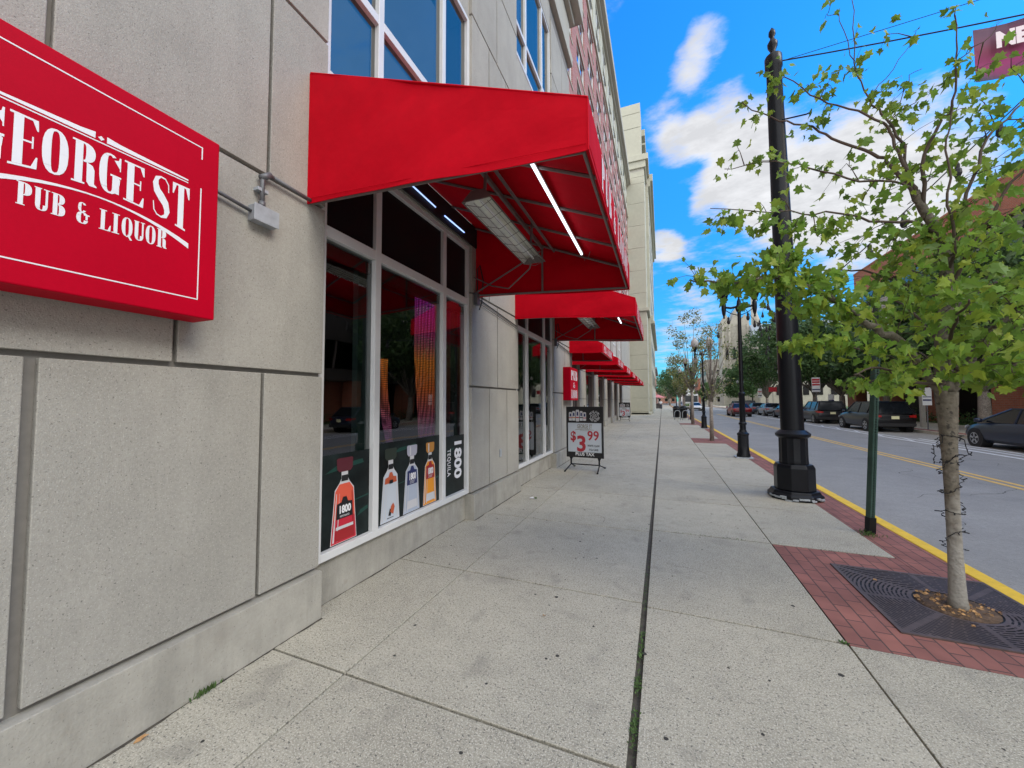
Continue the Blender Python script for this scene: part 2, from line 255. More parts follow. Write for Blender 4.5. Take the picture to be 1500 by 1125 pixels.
def thing(name,loc,label,cat,group=None,rz=0):
    o=bpy.data.objects.new(name,None); S.collection.objects.link(o); o.location=loc; o.rotation_euler=(0,0,rz); o.empty_display_size=0.2
    return tag(o,label,cat,group)
def recenter(o):
    """move a single-mesh thing's origin to the foot of its bounding box"""
    me=o.data; xs=[v.co for v in me.vertices]
    c=Vector((sum(p.x for p in xs)/len(xs),sum(p.y for p in xs)/len(xs),min(p.z for p in xs)))
    me.transform(Matrix.Translation(-c)); o.location=c; return o
def kids(o): return [c for c in bpy.data.objects if c.parent==o]
def copy_tree(o,parent=None):
    c=o.copy(); S.collection.objects.link(c); c.parent=parent
    for ch in kids(o): copy_tree(ch,c)
    return c
def text_mb(body,size,fn,sx=1.0,bold=0.0,ext=0.0015,align='LEFT',space=1.0):
    """built-in font text to mesh; fn(u,v,w) maps text plane to world"""
    cu=bpy.data.curves.new('t','FONT'); cu.body=body; cu.size=size; cu.extrude=ext/2; cu.offset=bold; cu.align_x=align; cu.space_character=space; cu.resolution_u=3
    ob=bpy.data.objects.new('t',cu); S.collection.objects.link(ob); dg=bpy.context.evaluated_depsgraph_get()
    me=bpy.data.meshes.new_from_object(ob.evaluated_get(dg)); b=MB()
    b.add([fn(v.co.x*sx,v.co.y,v.co.z+ext/2) for v in me.vertices],[tuple(p.vertices) for p in me.polygons])
    bpy.data.objects.remove(ob); bpy.data.curves.remove(cu); bpy.data.meshes.remove(me); return b
def merge(a,b,mi=0): a.add(b.v,b.f,mi); return a
# ================================================================ ground, road, pavement
g=MB(); g.box(-300,500,-60,900,-0.9,-0.22); tag(g.build('ground','asphalt'),kind='structure')
g=MB(); g.box(2.72,12.6,-30,400,-0.22,-0.15); tag(g.build('road','asphalt'),kind='structure')
# pavement: slabs with real joints over a dirt bed
g=MB(); g.box(-9,2.57,-12,230,-0.3,-0.022,0)
xs=[(-2.62,-1.78),(-1.768,-0.182),(-0.140,1.094),(1.105,2.16)]
yl=[-6.5,-4.9,-3.2,-1.55,0.12,1.76,3.21,4.95,6.72,8.4,10.1]
yr=[-6.5,-4.9,-3.2,-1.55,0.12,1.70,3.17,5.04,6.65,8.3,10.0]
for k in range(120): yl.append(yl[-1]+1.68); yr.append(yr[-1]+1.68)
def slabs(x0,x1,ys,skip=()):
    for a,b in zip(ys,ys[1:]):
        if b>165: break
        seg=[(a+0.008,b-0.008)]
        for s0,s1 in skip:
            seg=[q for (p0,p1) in seg for q in ((p0,min(p1,s0)),(max(p0,s1),p1)) if q[1]-q[0]>0.02]
        for p0,p1 in seg: g.box(x0,x1,p0,p1,-0.03,0,1)
pads=[(3.16,5.03),(15.9,17.9),(27.6,29.4),(45,47),(58,60)]
slabs(-4.2,-2.628,[9.9+1.68*k for k in range(25)])
slabs(*xs[0],yl); slabs(*xs[1],yl); slabs(*xs[2],yr); slabs(*xs[3],yr,skip=pads)
tag(g.build('pavement',['joint','sidewalk'],bev=0.003),kind='structure')
g=MB()
g.box(2.166,2.566,-12,165,-0.05,-0.003)
for a,b in pads: g.box(1.104,2.16,a+0.004,b-0.004,-0.05,-0.001)
tag(g.build('paver_strip','paver'),kind='structure')
g=MB()
for k in range(-4,60): g.box(2.572,2.72,k*2.9+0.0015,k*2.9+2.8985,-0.3,0.002)
tag(g.build('kerb','yellow',bev=0.012),kind='structure')
# markings
g=MB()
for x in (6.42,6.66): g.box(x,x+0.11,-20,55,-0.15,-0.146)
tag(g.build('centre_line','yline'),kind='structure')
g=MB(); g.box(9.72,9.84,-20,150,-0.15,-0.146); g.box(10.62,10.73,4,22.5,-0.15,-0.146); g.box(10.22,10.31,-20,31,-0.15,-0.146)
for k in range(0,5): g.add([(9.86,21+k*2.4,-0.1455),(9.86,21.35+k*2.4,-0.1455),(10.2,22.75+k*2.4,-0.1455),(10.2,22.4+k*2.4,-0.1455)],[(3,2,1,0)])
tag(g.build('parking_line','wline'),kind='structure')
g=MB(); g.box(12.6,12.75,-30,400,-0.25,0.0); g.box(13.3,17.4,-30,400,-0.25,-0.002); tag(g.build('far_pavement','sidewalk'),kind='structure')
g=MB(); g.box(12.754,13.296,-30,400,-0.25,-0.004); tag(g.build('far_paver_strip','paver'),kind='structure')
g=MB(); g.box(17.404,60,-30,140,-0.25,0.02); tag(g.build('lawn','grass'),kind='structure')
# ================================================================ the long stone and brick building
XF=-2.42; XP=-3.40; XU=-3.42
bld=thing('stone_building',(XP,20,0),'long building on the left with precast stone base, red brick upper floors and stone cornice','building')
wall=MB()
def panels(y0,y1,zs,joints,X=XF,t=0.10,gap=0.011):
    """precast panels; joints: per band list of y joints, grooves are real gaps over a backing"""
    for i,(a,b) in enumerate(zip(zs,zs[1:])):
        ys=[y0]+[j for j in joints[i%len(joints)] if y0+0.15<j<y1-0.15]+[y1]
        for c,d in zip(ys,ys[1:]):
            g0=0 if c==y0 else (0.02 if abs(c-0.72)<0.05 and i<2 else gap); g1=0 if d==y1 else (0.02 if abs(d-0.70)<0.05 and i<2 else gap)
            wall.box(X-t,X,c+g0,d-g1,a+0.014,b-0.014,0)
Z=[0.355,1.805,3.11,4.46,5.80,7.16,8.50,9.85,11.3]
J=[[-5.0,-3.3,-1.6,-0.35,0.70,1.67,5.14,5.83,9.5],[-4.2,-2.6,-0.9,0.15,1.19,5.45,9.9],[-5.0,-3.3,-1.6,-0.35,0.70,1.67,5.14,9.5],[-4.2,-2.6,-0.9,0.15,1.19,5.45,9.9]]
piers=[(-6.5,2.13),(4.57,6.37),(8.81,10.8)]
for a,b in piers:
    panels(a,b,Z,J); wall.box(XF-0.6,XF-0.035,a+0.003,b-0.003,0,11.75,1)
    wall.box(XF-0.5,XF+0.04,a,b,0.0,0.342,2)                       # plinth
for a,b in ((2.13,4.57),(6.37,8.81)):
    wall.box(XF-0.35,XF-0.10,a,b,0,0.355,2)                        # wall under the shop window
    wall.box(XF-0.4,XF-0.03,a,b,3.76,4.24,0); wall.box(XF-0.4,XF-0.05,a,b,7.08,8.28,0)
    wall.box(XF-0.4,XF-0.03,a,b,10.95,11.75,0)
wall.box(XP-0.5,XF-0.6,10.5,10.78,0,14,0)
# podium behind: piers and bands
aw=[10.45+3.8*k for k in range(7)]
pz=[0.355,1.70,3.0,4.3]
pp=[]
for k in range(7):
    a=aw[k]+2.35; b=aw[k]+3.9 if k<6 else 46
    pp.append((a,b))
for a,b in pp:
    for c,d in zip(pz,pz[1:]): wall.box(XP-0.1,XP,a,b,c+0.014,d-0.014,0)
    wall.box(XP-0.6,XP-0.03,a+0.004,b-0.004,0,9.5,1); wall.box(XP-0.5,XP+0.04,a,b,0,0.342,2)
    for c,d in ((4.3,5.1),(8.2,9.4)): wall.box(XP-0.1,XP,a,b,c+0.014,d-0.014,0)
    wall.box(XP-0.1,XP,a+0.2,b-0.2,5.1,8.2,0)
for k in range(7):
    a=aw[k]+0.1 if k else 10.8; b=aw[k]+2.35
    wall.box(XP-0.4,XP-0.1,a,b,0,0.4,2); wall.box(XP-0.5,XP-0.02,a,b,3.75,5.1,0); wall.box(XP-0.5,XP-0.02,a,b,8.2,9.4,0)

wall.build('stone_wall',['precast','mortar','plinth'],bld,bev=0.004)
c=MB()
c.box(XF-0.6,XF+0.10,-6.5,10.9,11.75,12.0); c.box(XF-0.6,XF+0.03,-6.5,10.83,12.0,13.1); c.box(XF-0.6,XF+0.16,-6.5,10.96,13.1,13.3); c.box(XF-0.9,XF+0.38,-6.5,11.18,13.3,13.95)
c.build('pavilion_cornice','creamshade',bld,bev=0.02)
# interior behind shop windows
inn=MB()
for a,b in ((2.0,4.7),(6.2,8.95)):
    inn.box(-6.5,-6.4,a-2,b+2,0,3.8); 
inn.box(-6.5,-2.8,-1,10.5,0.0,0.02); inn.box(-6.5,-2.8,-1,10.5,3.78,3.9); inn.box(-6.5,-2.95,-1.1,-1,0,3.9); inn.box(-6.5,-3.0,10.4,10.5,0,3.9)
inn.build('interior','dark',bld)
inn=MB(); inn.box(-6.2,-6.1,10.8,46,0,9.3); inn.box(-6.1,-3.9,10.8,46,4.2,4.3); inn.build('podium_interior','dark',bld)
def window(X,y0,y1,z0,z1,ms,ts,fw=0.06,gm='glass',parent=bld,fm='frame',depth=0.12,gx=0.05,name='window',wm_=None):
    f=MB(); w=wm_ or 0.075
    f.box(X-depth,X,y0,y0+fw,z0,z1); f.box(X-depth,X,y1-fw,y1,z0,z1); f.box(X-depth,X-0.001,y0+fw,y1-fw,z0,z0+fw*1.15); f.box(X-depth,X-0.001,y0+fw,y1-fw,z1-fw,z1)
    for m in ms: f.box(X-depth,X-0.002,m-w/2,m+w/2,z0+fw*1.15,z1-fw)
    yy=[y0+fw]+[q for m in ms for q in (m-w/2,m+w/2)]+[y1-fw]
    for t in ts:
        for i in range(0,len(yy),2): f.box(X-depth,X-0.004,yy[i],yy[i+1],t-0.04,t+0.05)
    fo=f.build(name,fm,parent,bev=0.004 if fw<0.1 and X==-2.46 else 0)
    p=MB(); p.add([(X-gx,y0+fw/2,z0+fw/2),(X-gx,y1-fw/2,z0+fw/2),(X-gx,y1-fw/2,z1-fw/2),(X-gx,y0+fw/2,z1-fw/2)],[(0,1,2,3)]); p.build('pane',gm,fo)
    return fo
w1=window(-2.46,2.13,4.57,0.36,3.76,[2.78,3.945],[2.97],fw=0.055)
w2=window(-2.46,6.37,8.81,0.36,3.76,[7.02,8.19],[2.97],fw=0.055)
for a in (2.13,6.37):
    window(-2.46,a,a+2.44,4.24,7.08,[a+.65,a+1.775],[5.28],fw=0.06,gm='skyglass')
    window(-2.46,a,a+2.44,8.28,10.95,[a+.65,a+1.775],[8.95],fw=0.06,gm='skyglass')
for k in range(7):
    a=aw[k]+0.1 if k else 10.8; b=aw[k]+2.35
    window(XP-0.1,a,b,0.4,3.75,[a+.6,b-.6],[2.95],fm='bronze')
    window(XP-0.06,a,b,5.1,8.2,[a+.55,(a+b)/2,b-.55],[6.1],gm='skyglass')
for fo in (w1,w2):
    a=2.13 if fo is w1 else 6.37
    f=MB(); f.box(-2.5095,-2.500,a+0.055,a+0.61,3.02,3.70); f.box(-2.5095,-2.500,a+0.69,a+1.775,3.02,3.70); f.box(-2.5095,-2.500,a+1.855,a+2.385,3.02,3.70); f.build('window_film','film',fo)
    f=MB(); f.box(-2.60,-2.52,a+0.05,a+2.39,2.80,2.90); f.box(-2.60,-2.54,a+0.48,a+0.58,0.5,2.8); f.box(-2.6,-2.54,a+2.18,a+2.26,0.5,2.8); f.build('inner_frame','greensteel',fo)
# ---- vinyl picture on the first window (flat print on the glass)
PX=-2.5085
dec=MB()
for a,b,z1 in ((2.185,2.742,1.17),(2.818,3.907,1.20),(3.983,4.515,1.16)): dec.box(PX-0.001,PX,a,b,0.425,z1)
dv=dec.build('vinyl_picture','vinyl',w1)
def flat(name,polys,mats,parent,X0=PX):
    b=MB()
    for k,(mi,poly) in enumerate(polys):
        b.add([(X0+0.0006*(k+1),y,z) for y,z in poly],[tuple(range(len(poly)))],mi)
    return b.build(name,mats,parent)
def stripmat(n,c): M[n]=mat(n,c,0.5)
for n,c in (('cap_maroon',(0.10,0.015,0.025)),('cap_green',(0.025,0.035,0.025)),('cap_silver',(0.42,0.42,0.5)),('cap_amber',(0.5,0.22,0.04)),('liq_coral',(0.75,0.11,0.06)),('liq_clear',(0.55,0.60,0.66)),('liq_clear2',(0.42,0.48,0.58)),('liq_gold',(0.78,0.30,0.02)),('lab_black',(0.01,0.01,0.012)),('lab_orange',(0.5,0.10,0.04)),('lab_blue',(0.02,0.03,0.12)),('lab_red',(0.35,0.015,0.02)),('lab_white',(0.6,0.6,0.62)),('liq_rose',(0.55,0.02,0.045)),('teal',(0.005,0.05,0.038))): stripmat(n,c)
g=MB()
for y,z,a,b in ((2.25,1.02,.42,.035),(2.3,.72,.45,.012),(3.05,1.08,.4,.03),(3.0,.75,.5,.012),(3.6,.66,.3,.02),(2.6,.6,.13,.03),(4.05,.95,.2,.02)):
    g=MB(); g.add([(PX+0.0004,y,z),(PX+0.0004,y+a,z+0.04),(PX+0.0004,y+a*.97,z+0.04+b),(PX+0.0004,y+a*.3,z+b*1.6)],[(0,1,2,3)]); g.build('streak','teal',dv)
def bottle(y0,y1,zt,cap,body,lab,labz,big):
    w=y1-y0; c=(y0+y1)/2; z0=0.432; P=[]
    cw=w*0.31
    P.append((3,[(c-w*.5-.006,z0),(c+w*.5+.006,z0),(c+w*.36+.006,.87),(c+w*.2,.925),(c+w*.13,.96),(c+w*.13,1.04),(c-w*.13,1.04),(c-w*.13,.96),(c-w*.2,.925),(c-w*.36-.006,.87)]))
    P.append((1,[(c-w*.5,z0+.004),(c+w*.5,z0+.004),(c+w*.36,.86),(c+w*.2,.915),(c-w*.2,.915),(c-w*.36,.86)]))
    if big: P.append((5,[(c-w*.49,z0+.006),(c+w*.49,z0+.006),(c+w*.43,.63),(c-w*.43,.63)]))
    P.append((4,[(c-w*.14,.935),(c+w*.14,.935),(c+w*.12,.985),(c-w*.12,.985)]))
    P.append((0,[(c-cw,zt-.09),(c-cw*.7,zt-.115),(c+cw*.7,zt-.115),(c+cw,zt-.09),(c+cw*1.05,zt-.01),(c+cw*.9,zt),(c-cw*.9,zt),(c-cw*1.05,zt-.01)]))
    P.append((3,[(c-cw*.5,zt-.105),(c-cw*.25,zt-.105),(c-cw*.25,zt-.01),(c-cw*.5,zt-.01)])) if cap in('cap_silver','cap_amber') else None
    for a_,b_,mm in ((-.46,-.40,3),(-.30,-.26,3),(.36,.42,6 if big else 3)):
        f_=lambda q,z:c+w*q*(1-(z-z0)/(.87-z0)*.28)
        P.append((mm,[(f_(a_,z0+.02),z0+.02),(f_(b_,z0+.02),z0+.02),(f_(b_-.01,.84),.84),(f_(a_+.02,.84),.84)]))
    lo,hi=labz; k=w*.33
    P.append((2,[(c-k,lo),(c+k,lo),(c+k*.9,hi-.02),(c+k*.4,hi-.012),(c+k*.2,hi+.03),(c-k*.2,hi+.03),(c-k*.4,hi-.012),(c-k*.9,hi-.02)]))
    if big:
        P+= [(3,[(c-w*.34,.545),(c+w*.36,.545),(c+w*.35,.57),(c-w*.33,.57)]),(6,[(c-w*.34,.455),(c+w*.38,.455),(c+w*.36,.54),(c-w*.34,.54)])]
    elif lab=='lab_orange':
        P+=[(6,[(c-w*.12,.49),(c+w*.0,.48),(c+w*.06,.53),(c-w*.04,.555)]),(2,[(c-w*.02,.52),(c+w*.14,.49),(c+w*.22,.56),(c+w*.14,.60),(c+w*.02,.575)]),(6,[(c-w*.2,.462),(c+w*.16,.462),(c+w*.16,.468),(c-w*.2,.468)])]
    else:
        P+=[(3,[(c-w*.34,.47),(c+w*.34,.47),(c+w*.3,.555),(c-w*.3,.555)])]
    for q in range(3):
        zz=lo+.012+q*.012
        if not big: P.append((3 if lab!='lab_orange' else 2,[(c-w*.16,zz-.0),(c+w*(.12+.03*q),zz),(c+w*(.12+.03*q),zz+.004),(c-w*.16,zz+.004)]))
    P=[p for p in P if p]
    o=flat('bottle_picture',P,[cap,body,lab,'lab_white','blackmat','liq_rose' if big else body,'lab_black' if not big else 'lab_red'],dv,PX+0.0003)
    X=PX+0.0003+0.0006*(len(P)+1)
    fn=lambda u,v,w_:(X+w_,c+u,v+lo+(hi-lo)*(.32 if lab!='lab_orange' else -.02))
    t=text_mb('1800',(hi-lo)*.58,fn,sx=.78*(w/.27)*(1.0 if big else .8),bold=.004,ext=.0004,align='CENTER')
    t.build('bottle_lettering','lab_black' if lab=='lab_orange' else 'white',o)
    if big: text_mb('REPOSADO',.022,lambda u,v,w_:(X+w_,c+u,v+lo+.012),sx=.9,ext=.0004,align='CENTER').build('bottle_lettering','white',o)
bottle(2.32,2.59,1.13,'cap_maroon','liq_coral','lab_black',(.63,.775),True)
bottle(2.90,3.17,1.14,'cap_green','liq_clear','lab_orange',(.80,.875),False)
bottle(3.24,3.51,1.135,'cap_silver','liq_clear2','lab_blue',(.72,.885),False)
bottle(3.585,3.84,1.13,'cap_amber','liq_gold','lab_red',(.72,.885),False)
t=text_mb('1800',.285,lambda u,v,w_:(PX+0.001+w_,4.27+v*.86,1.125-u),sx=.92,bold=.010,ext=.0006); t.build('window_lettering','white',dv)
t=text_mb('TEQUILA',.082,lambda u,v,w_:(PX+0.001+w_,4.095+v*1.3,1.0-u),sx=.92,bold=.001,ext=.0006,space=1.15); t.build('window_lettering','white',dv)
# ---- LED curtain inside
def curtainmat():
    m=bpy.data.materials.new('led_curtain'); m.use_nodes=True; nt=m.node_tree; N=nt.nodes; L=nt.links; b=N['Principled BSDF']; b.inputs['Base Color'].default_value=(.01,.01,.01,1)
    tc=N.new('ShaderNodeTexCoord'); sp=N.new('ShaderNodeSeparateXYZ'); L.new(tc.outputs['Object'],sp.inputs[0])
    wv=N.new('ShaderNodeTexWave'); wv.bands_direction='Z'; wv.inputs['Scale'].default_value=14; L.new(tc.outputs['Object'],wv.inputs[0])
    wy=N.new('ShaderNodeTexWave'); wy.bands_direction='Y'; wy.inputs['Scale'].default_value=9; wy.inputs['Distortion'].default_value=1.6; wy.inputs['Detail Scale'].default_value=0.5; L.new(tc.outputs['Object'],wy.inputs[0])
    cr=N.new('ShaderNodeValToRGB'); e=cr.color_ramp.elements; e[0].position=0; e[0].color=(.12,.06,.22,1); e[1].position=1; e[1].color=(.10,.03,.30,1)
    for p,c in ((.18,(.35,.07,.14)),(.36,(.75,.14,.03)),(.52,(.9,.22,.03)),(.62,(.45,.08,.12)),(.8,(.55,.04,.32))): q=e.new(p); q.color=(*c,1)
    mr=N.new('ShaderNodeMapRange'); mr.inputs[1].default_value=0.0; mr.inputs[2].default_value=2.3; L.new(sp.outputs[2],mr.inputs[0]); L.new(mr.outputs[0],cr.inputs[0])
    wa=N.new('ShaderNodeMath'); wa.operation='MULTIPLY_ADD'; wa.inputs[1].default_value=.7; wa.inputs[2].default_value=.22; L.new(wy.outputs[0],wa.inputs[0]); a=N.new('ShaderNodeMath'); a.operation='MULTIPLY'; L.new(wv.outputs[0],a.inputs[0]); L.new(wa.outputs[0],a.inputs[1])
    a2=N.new('ShaderNodeMath'); a2.operation='MULTIPLY'; a2.inputs[1].default_value=0.42; L.new(a.outputs[0],a2.inputs[0])
    L.new(cr.outputs[0],b.inputs['Emission Color']); L.new(a2.outputs[0],b.inputs['Emission Strength']); return m
M['curtain']=curtainmat()
def curtain(y0,y1,label,zt=3.3):
    b=MB(); n=24; m=14; vs=[]
    for j in range(m+1):
        v=j/m; z=.95+(zt-.95)*v; sh=.16*(1-v)**2; wd=1-.22*(1-v)**1.5
        for i in range(n+1):
            u=i/n; vs.append((-3.0+0.03*math.sin(u*22+v*2),y0+sh+(y1-y0)*u*wd+.012*math.sin(v*9+u*5),z))
    b.add(vs,[(j*(n+1)+i,j*(n+1)+i+1,(j+1)*(n+1)+i+1,(j+1)*(n+1)+i) for j in range(m) for i in range(n)]); o=b.build('light_curtain','curtain',sol=0.01); recenter(o); tag(o,label,'light screen','glowing curtains hanging inside the window')
curtain(4.02,4.76,'wide glowing purple and orange strip curtain behind the window glass')
curtain(3.44,3.53,'narrow glowing purple strip curtain hanging behind the window glass',2.1)
# ================================================================ brick upper storeys
WW=2.0; rows=[11.24,13.37,15.50,17.63,19.76,21.89]; WH=1.29
wy=[10.98+3.0*k for k in range(12)]
YA=10.9; YB=46.0
b=MB(); b.box(XU-0.35,XU-0.25,YA,YB,9.4,23.5)
ys=[YA]+[q for a in wy for q in (a,a+WW)]+[YB]
for i in range(0,len(ys),2): b.box(XU-0.25,XU,ys[i],ys[i+1],9.4,23.5)
zz=[9.4]+[q for r in rows for q in (r,r+WH)]+[23.5]
for a in wy:
    for i in range(0,len(zz),2): b.box(XU-0.25,XU,a,a+WW,zz[i],zz[i+1])
b.box(XU-0.35,XU,-6.5,YA,14,23.5)
b.build('brick_wall','brick',bld)
t=MB()
for a in wy:
    for r in rows:
        t.box(XU-0.1,XU+0.03,a-0.03,a+WW+0.03,r-0.09,r-0.005); t.box(XU-0.1,XU+0.02,a-0.03,a+WW+0.03,r+WH+.005,r+WH+0.09)
t.box(XU-0.3,XU+0.10,-6.5,YB,23.5,23.75)
t.build('stone_trim','cream',bld)
for a in wy:
    for r in rows: window(XU-0.06,a,a+WW,r,r+WH,[a+WW/2],[],fw=0.05,gm='highglass',gx=.03)
b=MB(); b.box(XU-0.35,XU-0.3,-6.5,YB,23.75,27.3)
ys2=[-6.5]+[q for a in wy for q in (a,a+WW)]+[YB]
for i in range(0,len(ys2),2): b.box(XU-0.3,XU+0.02,ys2[i],ys2[i+1],23.75,27.3)
for a in wy:
    for z0,z1 in ((23.75,24.05),(25.35,25.7),(27.0,27.3)): b.box(XU-0.3,XU,a,a+WW,z0,z1)
b.build('attic_wall','cream',bld)
for a in wy:
    for r in (24.05,25.7): window(XU-0.06,a,a+WW,r,r+1.3,[a+WW/2],[],fw=0.05,gm='highglass',gx=.03)
b=MB(); b.box(XU-0.4,XU+0.2,-6.5,YB,27.3,27.5); b.box(XU-0.8,XU+0.46,-6.5,YB,27.5,28.1); b.build('roof_cornice','creamshade',bld,bev=0.03)
# ================================================================ sign on the wall
sg=thing('wall_sign',(-2.42,0.8,2.04),'large red square box sign with white lettering on the precast wall, nearest sign','sign')
b=MB(); b.box(-2.40,-2.22,0.34,1.26,2.04,3.01); b.build('sign_box','signred',sg,bev=0.006)
def arc_pts(cx,cy,rx,ry,a0,a1,n,p=2.0):
    o=[]
    for i in range(n+1):
        a=R(a0+(a1-a0)*i/n); c,s_=math.cos(a),math.sin(a)
        o.append((cx+rx*math.copysign(abs(c)**(2/p),c),cy+ry*math.copysign(abs(s_)**(2/p),s_)))
    return o
def ring(cx,cy,rx,ry,irx,iry,a0=0,a1=360,n=20,p=2.4,ip=3.2):
    A=arc_pts(cx,cy,rx,ry,a0,a1,n,p); B=arc_pts(cx,cy,irx,iry,a0,a1,n,ip)
    return [[A[i],A[i+1],B[i+1],B[i]] for i in range(n)]
def rc(a,b,c,d): return [(a,b),(c,b),(c,d),(a,d)]
def stroke(P):
    o=[];L=[];Rr=[]
    for i,(x,y,w) in enumerate(P):
        q=P[min(i+1,len(P)-1)]; p=P[max(i-1,0)]; dx,dy=q[0]-p[0],(q[1]-p[1])*1.8; l=math.hypot(dx,dy) or 1
        nx,ny=-dy/l*w/2,dx/l*w/2/1.8
        L.append((x+nx,y+ny)); Rr.append((x-nx,y-ny))
    return [[L[i],L[i+1],Rr[i+1],Rr[i]] for i in range(len(P)-1)]
tk=.04
GL={
'G':ring(.48,.5,.48,.5,.14,.455,60,355)+[rc(.60,.05,.92,.47),rc(.50,.455,1.0,.5),[(.66,.87),(.92,.70),(.92,.64),(.97,.64),(.97,.98),(.9,.98),(.86,.90)]],
'E':[rc(.14,tk,.48,1-tk),rc(0,1-tk,.98,1),rc(0,0,.98,tk),[(.98,0),(1.0,.24),(.94,.24),(.78,tk)],[(.98,1),(1.0,.78),(.94,.78),(.78,1-tk)],rc(.48,.50,.78,.535),[(.78,.40),(.84,.40),(.84,.64),(.78,.64)]],
'O':ring(.5,.5,.5,.5,.16,.455),
'R':[rc(.12,tk,.44,1-tk),rc(0,1-tk,.5,1),rc(0,0,.54,tk)]+ring(.46,.765,.50,.235,.10,.19,-90,90,12)+[[(.60,.545),(.86,.50),(.94,.40),(.94,.07),(1.06,.03),(1.06,0),(.74,0),(.62,.08)]],
'P':[rc(.12,tk,.46,1-tk),rc(0,1-tk,.5,1),rc(0,0,.58,tk)]+ring(.46,.72,.54,.28,.10,.24,-90,90,12),
'B':[rc(.12,tk,.44,1-tk),rc(0,1-tk,.5,1),rc(0,0,.5,tk)]+ring(.46,.765,.48,.235,.10,.19,-90,90,12)+ring(.46,.265,.54,.265,.10,.225,-90,90,12),
'S':stroke([(.90,.68,.05),(.88,.86,.06),(.70,.97,.06),(.45,.985,.07),(.24,.92,.20),(.17,.78,.30),(.26,.62,.38),(.50,.50,.42),(.74,.38,.38),(.84,.22,.30),(.76,.08,.18),(.52,.015,.07),(.28,.03,.06),(.12,.12,.06),(.08,.32,.05)]),
'T':[rc(.33,tk,.67,1-tk),rc(0,1-tk,1,1),rc(.2,0,.8,tk),[(0,1-tk),(0,.74),(.06,.74),(.22,1-tk)],[(1,1-tk),(1,.74),(.94,.74),(.78,1-tk)]],
'U':[rc(.08,.25,.42,1-tk),rc(0,1-tk,.5,1),rc(.76,.25,.92,1-tk),rc(.62,1-tk,1.04,1)]+ring(.5,.26,.42,.26,.10,.22,180,360,12),
'L':[rc(.14,tk,.48,1-tk),rc(0,1-tk,.62,1),rc(0,0,.98,tk),[(.98,0),(1.0,.3),(.93,.3),(.74,tk)]],
'I':[rc(.20,tk,.54,1-tk),rc(.04,1-tk,.70,1),rc(.04,0,.70,tk)],
'Q':ring(.5,.5,.5,.5,.16,.455)+[[(.5,.12),(.7,.10),(1.0,-.12),(.8,-.14)]],
'&':ring(.42,.76,.32,.24,.08,.20,30,330,14)+ring(.46,.26,.46,.28,.12,.235,25,345,16)+[rc(.62,.40,1.0,.46),rc(.70,.2,.86,.40)],
' ':[]}
def word(sg,name,s,yy,fz,wd,adv,X,mats,parent,th=0.0008):
    b=MB(); k=0
    for ch in s:
        for poly in GL[ch]:
            pts=[(yy+u*wd,)+(v,) for u,v in poly]
            q=[]
            for y,v in pts: q.append((X+th+0.00012*(k%7),y,fz(y,v)))
            # make counter-clockwise seen from +X
            ar=sum(q[i][1]*q[(i+1)%len(q)][2]-q[(i+1)%len(q)][1]*q[i][2] for i in range(len(q)))
            if ar<0: q=q[::-1]
            b.add(q,[tuple(range(len(q)))]); k+=1
        yy+=adv*(0.55 if ch==' ' else (0.80 if ch=='I' else (0.92 if ch=='L' else 1)))
    return b.build(name,mats,parent)
def gz(y,v):
    d=(y-0.80)/0.33; lo=2.513-0.055*d*d; hi=2.690
    return lo+v*(hi-lo)
SX=-2.22
word(sg,'sign_lettering','GEORGE',0.478,gz,0.0705,0.0800,SX,'white',sg); word(sg,'sign_lettering','ST',0.978,gz,0.0705,0.0790,SX,'white',sg)
def pz_(y,v): return 2.345+v*0.088-0.0*(y)
word(sg,'sign_lettering','PUB',0.582,pz_,0.038,0.0435,SX,'white',sg); word(sg,'sign_lettering','&',0.738,pz_,0.038,0.0435,SX,'white',sg); word(sg,'sign_lettering','LIQUOR',0.805,pz_,0.037,0.0418,SX,'white',sg)
b=MB()
def fl(poly,k=0):
    q=[(SX+0.001+0.0002*k,y,z) for y,z in poly]; b.add(q,[tuple(range(len(q)))])
n=16
for i in range(n):      # swash under the name
    y0=0.475+i*0.655/n; y1=0.475+(i+1)*0.655/n
    f=lambda y:(2.482-0.075*((y-0.8)/0.33)**2, 0.006+0.020*abs((y-0.8)/0.33)**1.6)
    (a,ha),(c_,hc)=f(y0),f(y1); fl([(y0,a-ha),(y1,c_-hc),(y1,c_),(y0,a)])
fl([(0.47,2.716),(1.12,2.716),(1.12,2.721),(0.47,2.721)]); 
fl([(0.47,2.728),(0.782,2.728),(0.782,2.755),(0.74,2.748),(0.47,2.735)]); fl([(0.818,2.728),(1.12,2.728),(1.12,2.735),(0.86,2.748),(0.818,2.755)])
fl([(0.79,2.738),(0.80,2.728),(0.81,2.738),(0.80,2.748)])
b_=b; 
def bar(y0,y1,z0,z1): fl([(y0,z0),(y1,z0),(y1,z1),(y0,z1)],1)
w_=0.0055
bar(0.42,1.18,2.13,2.13+w_); bar(0.42,1.18,2.935,2.935+w_); bar(1.18-w_,1.18,2.1356,2.72); bar(1.18-w_,1.18,2.875,2.9349); bar(0.42,0.42+w_,2.1356,2.9349)
b.build('sign_border','white',sg)
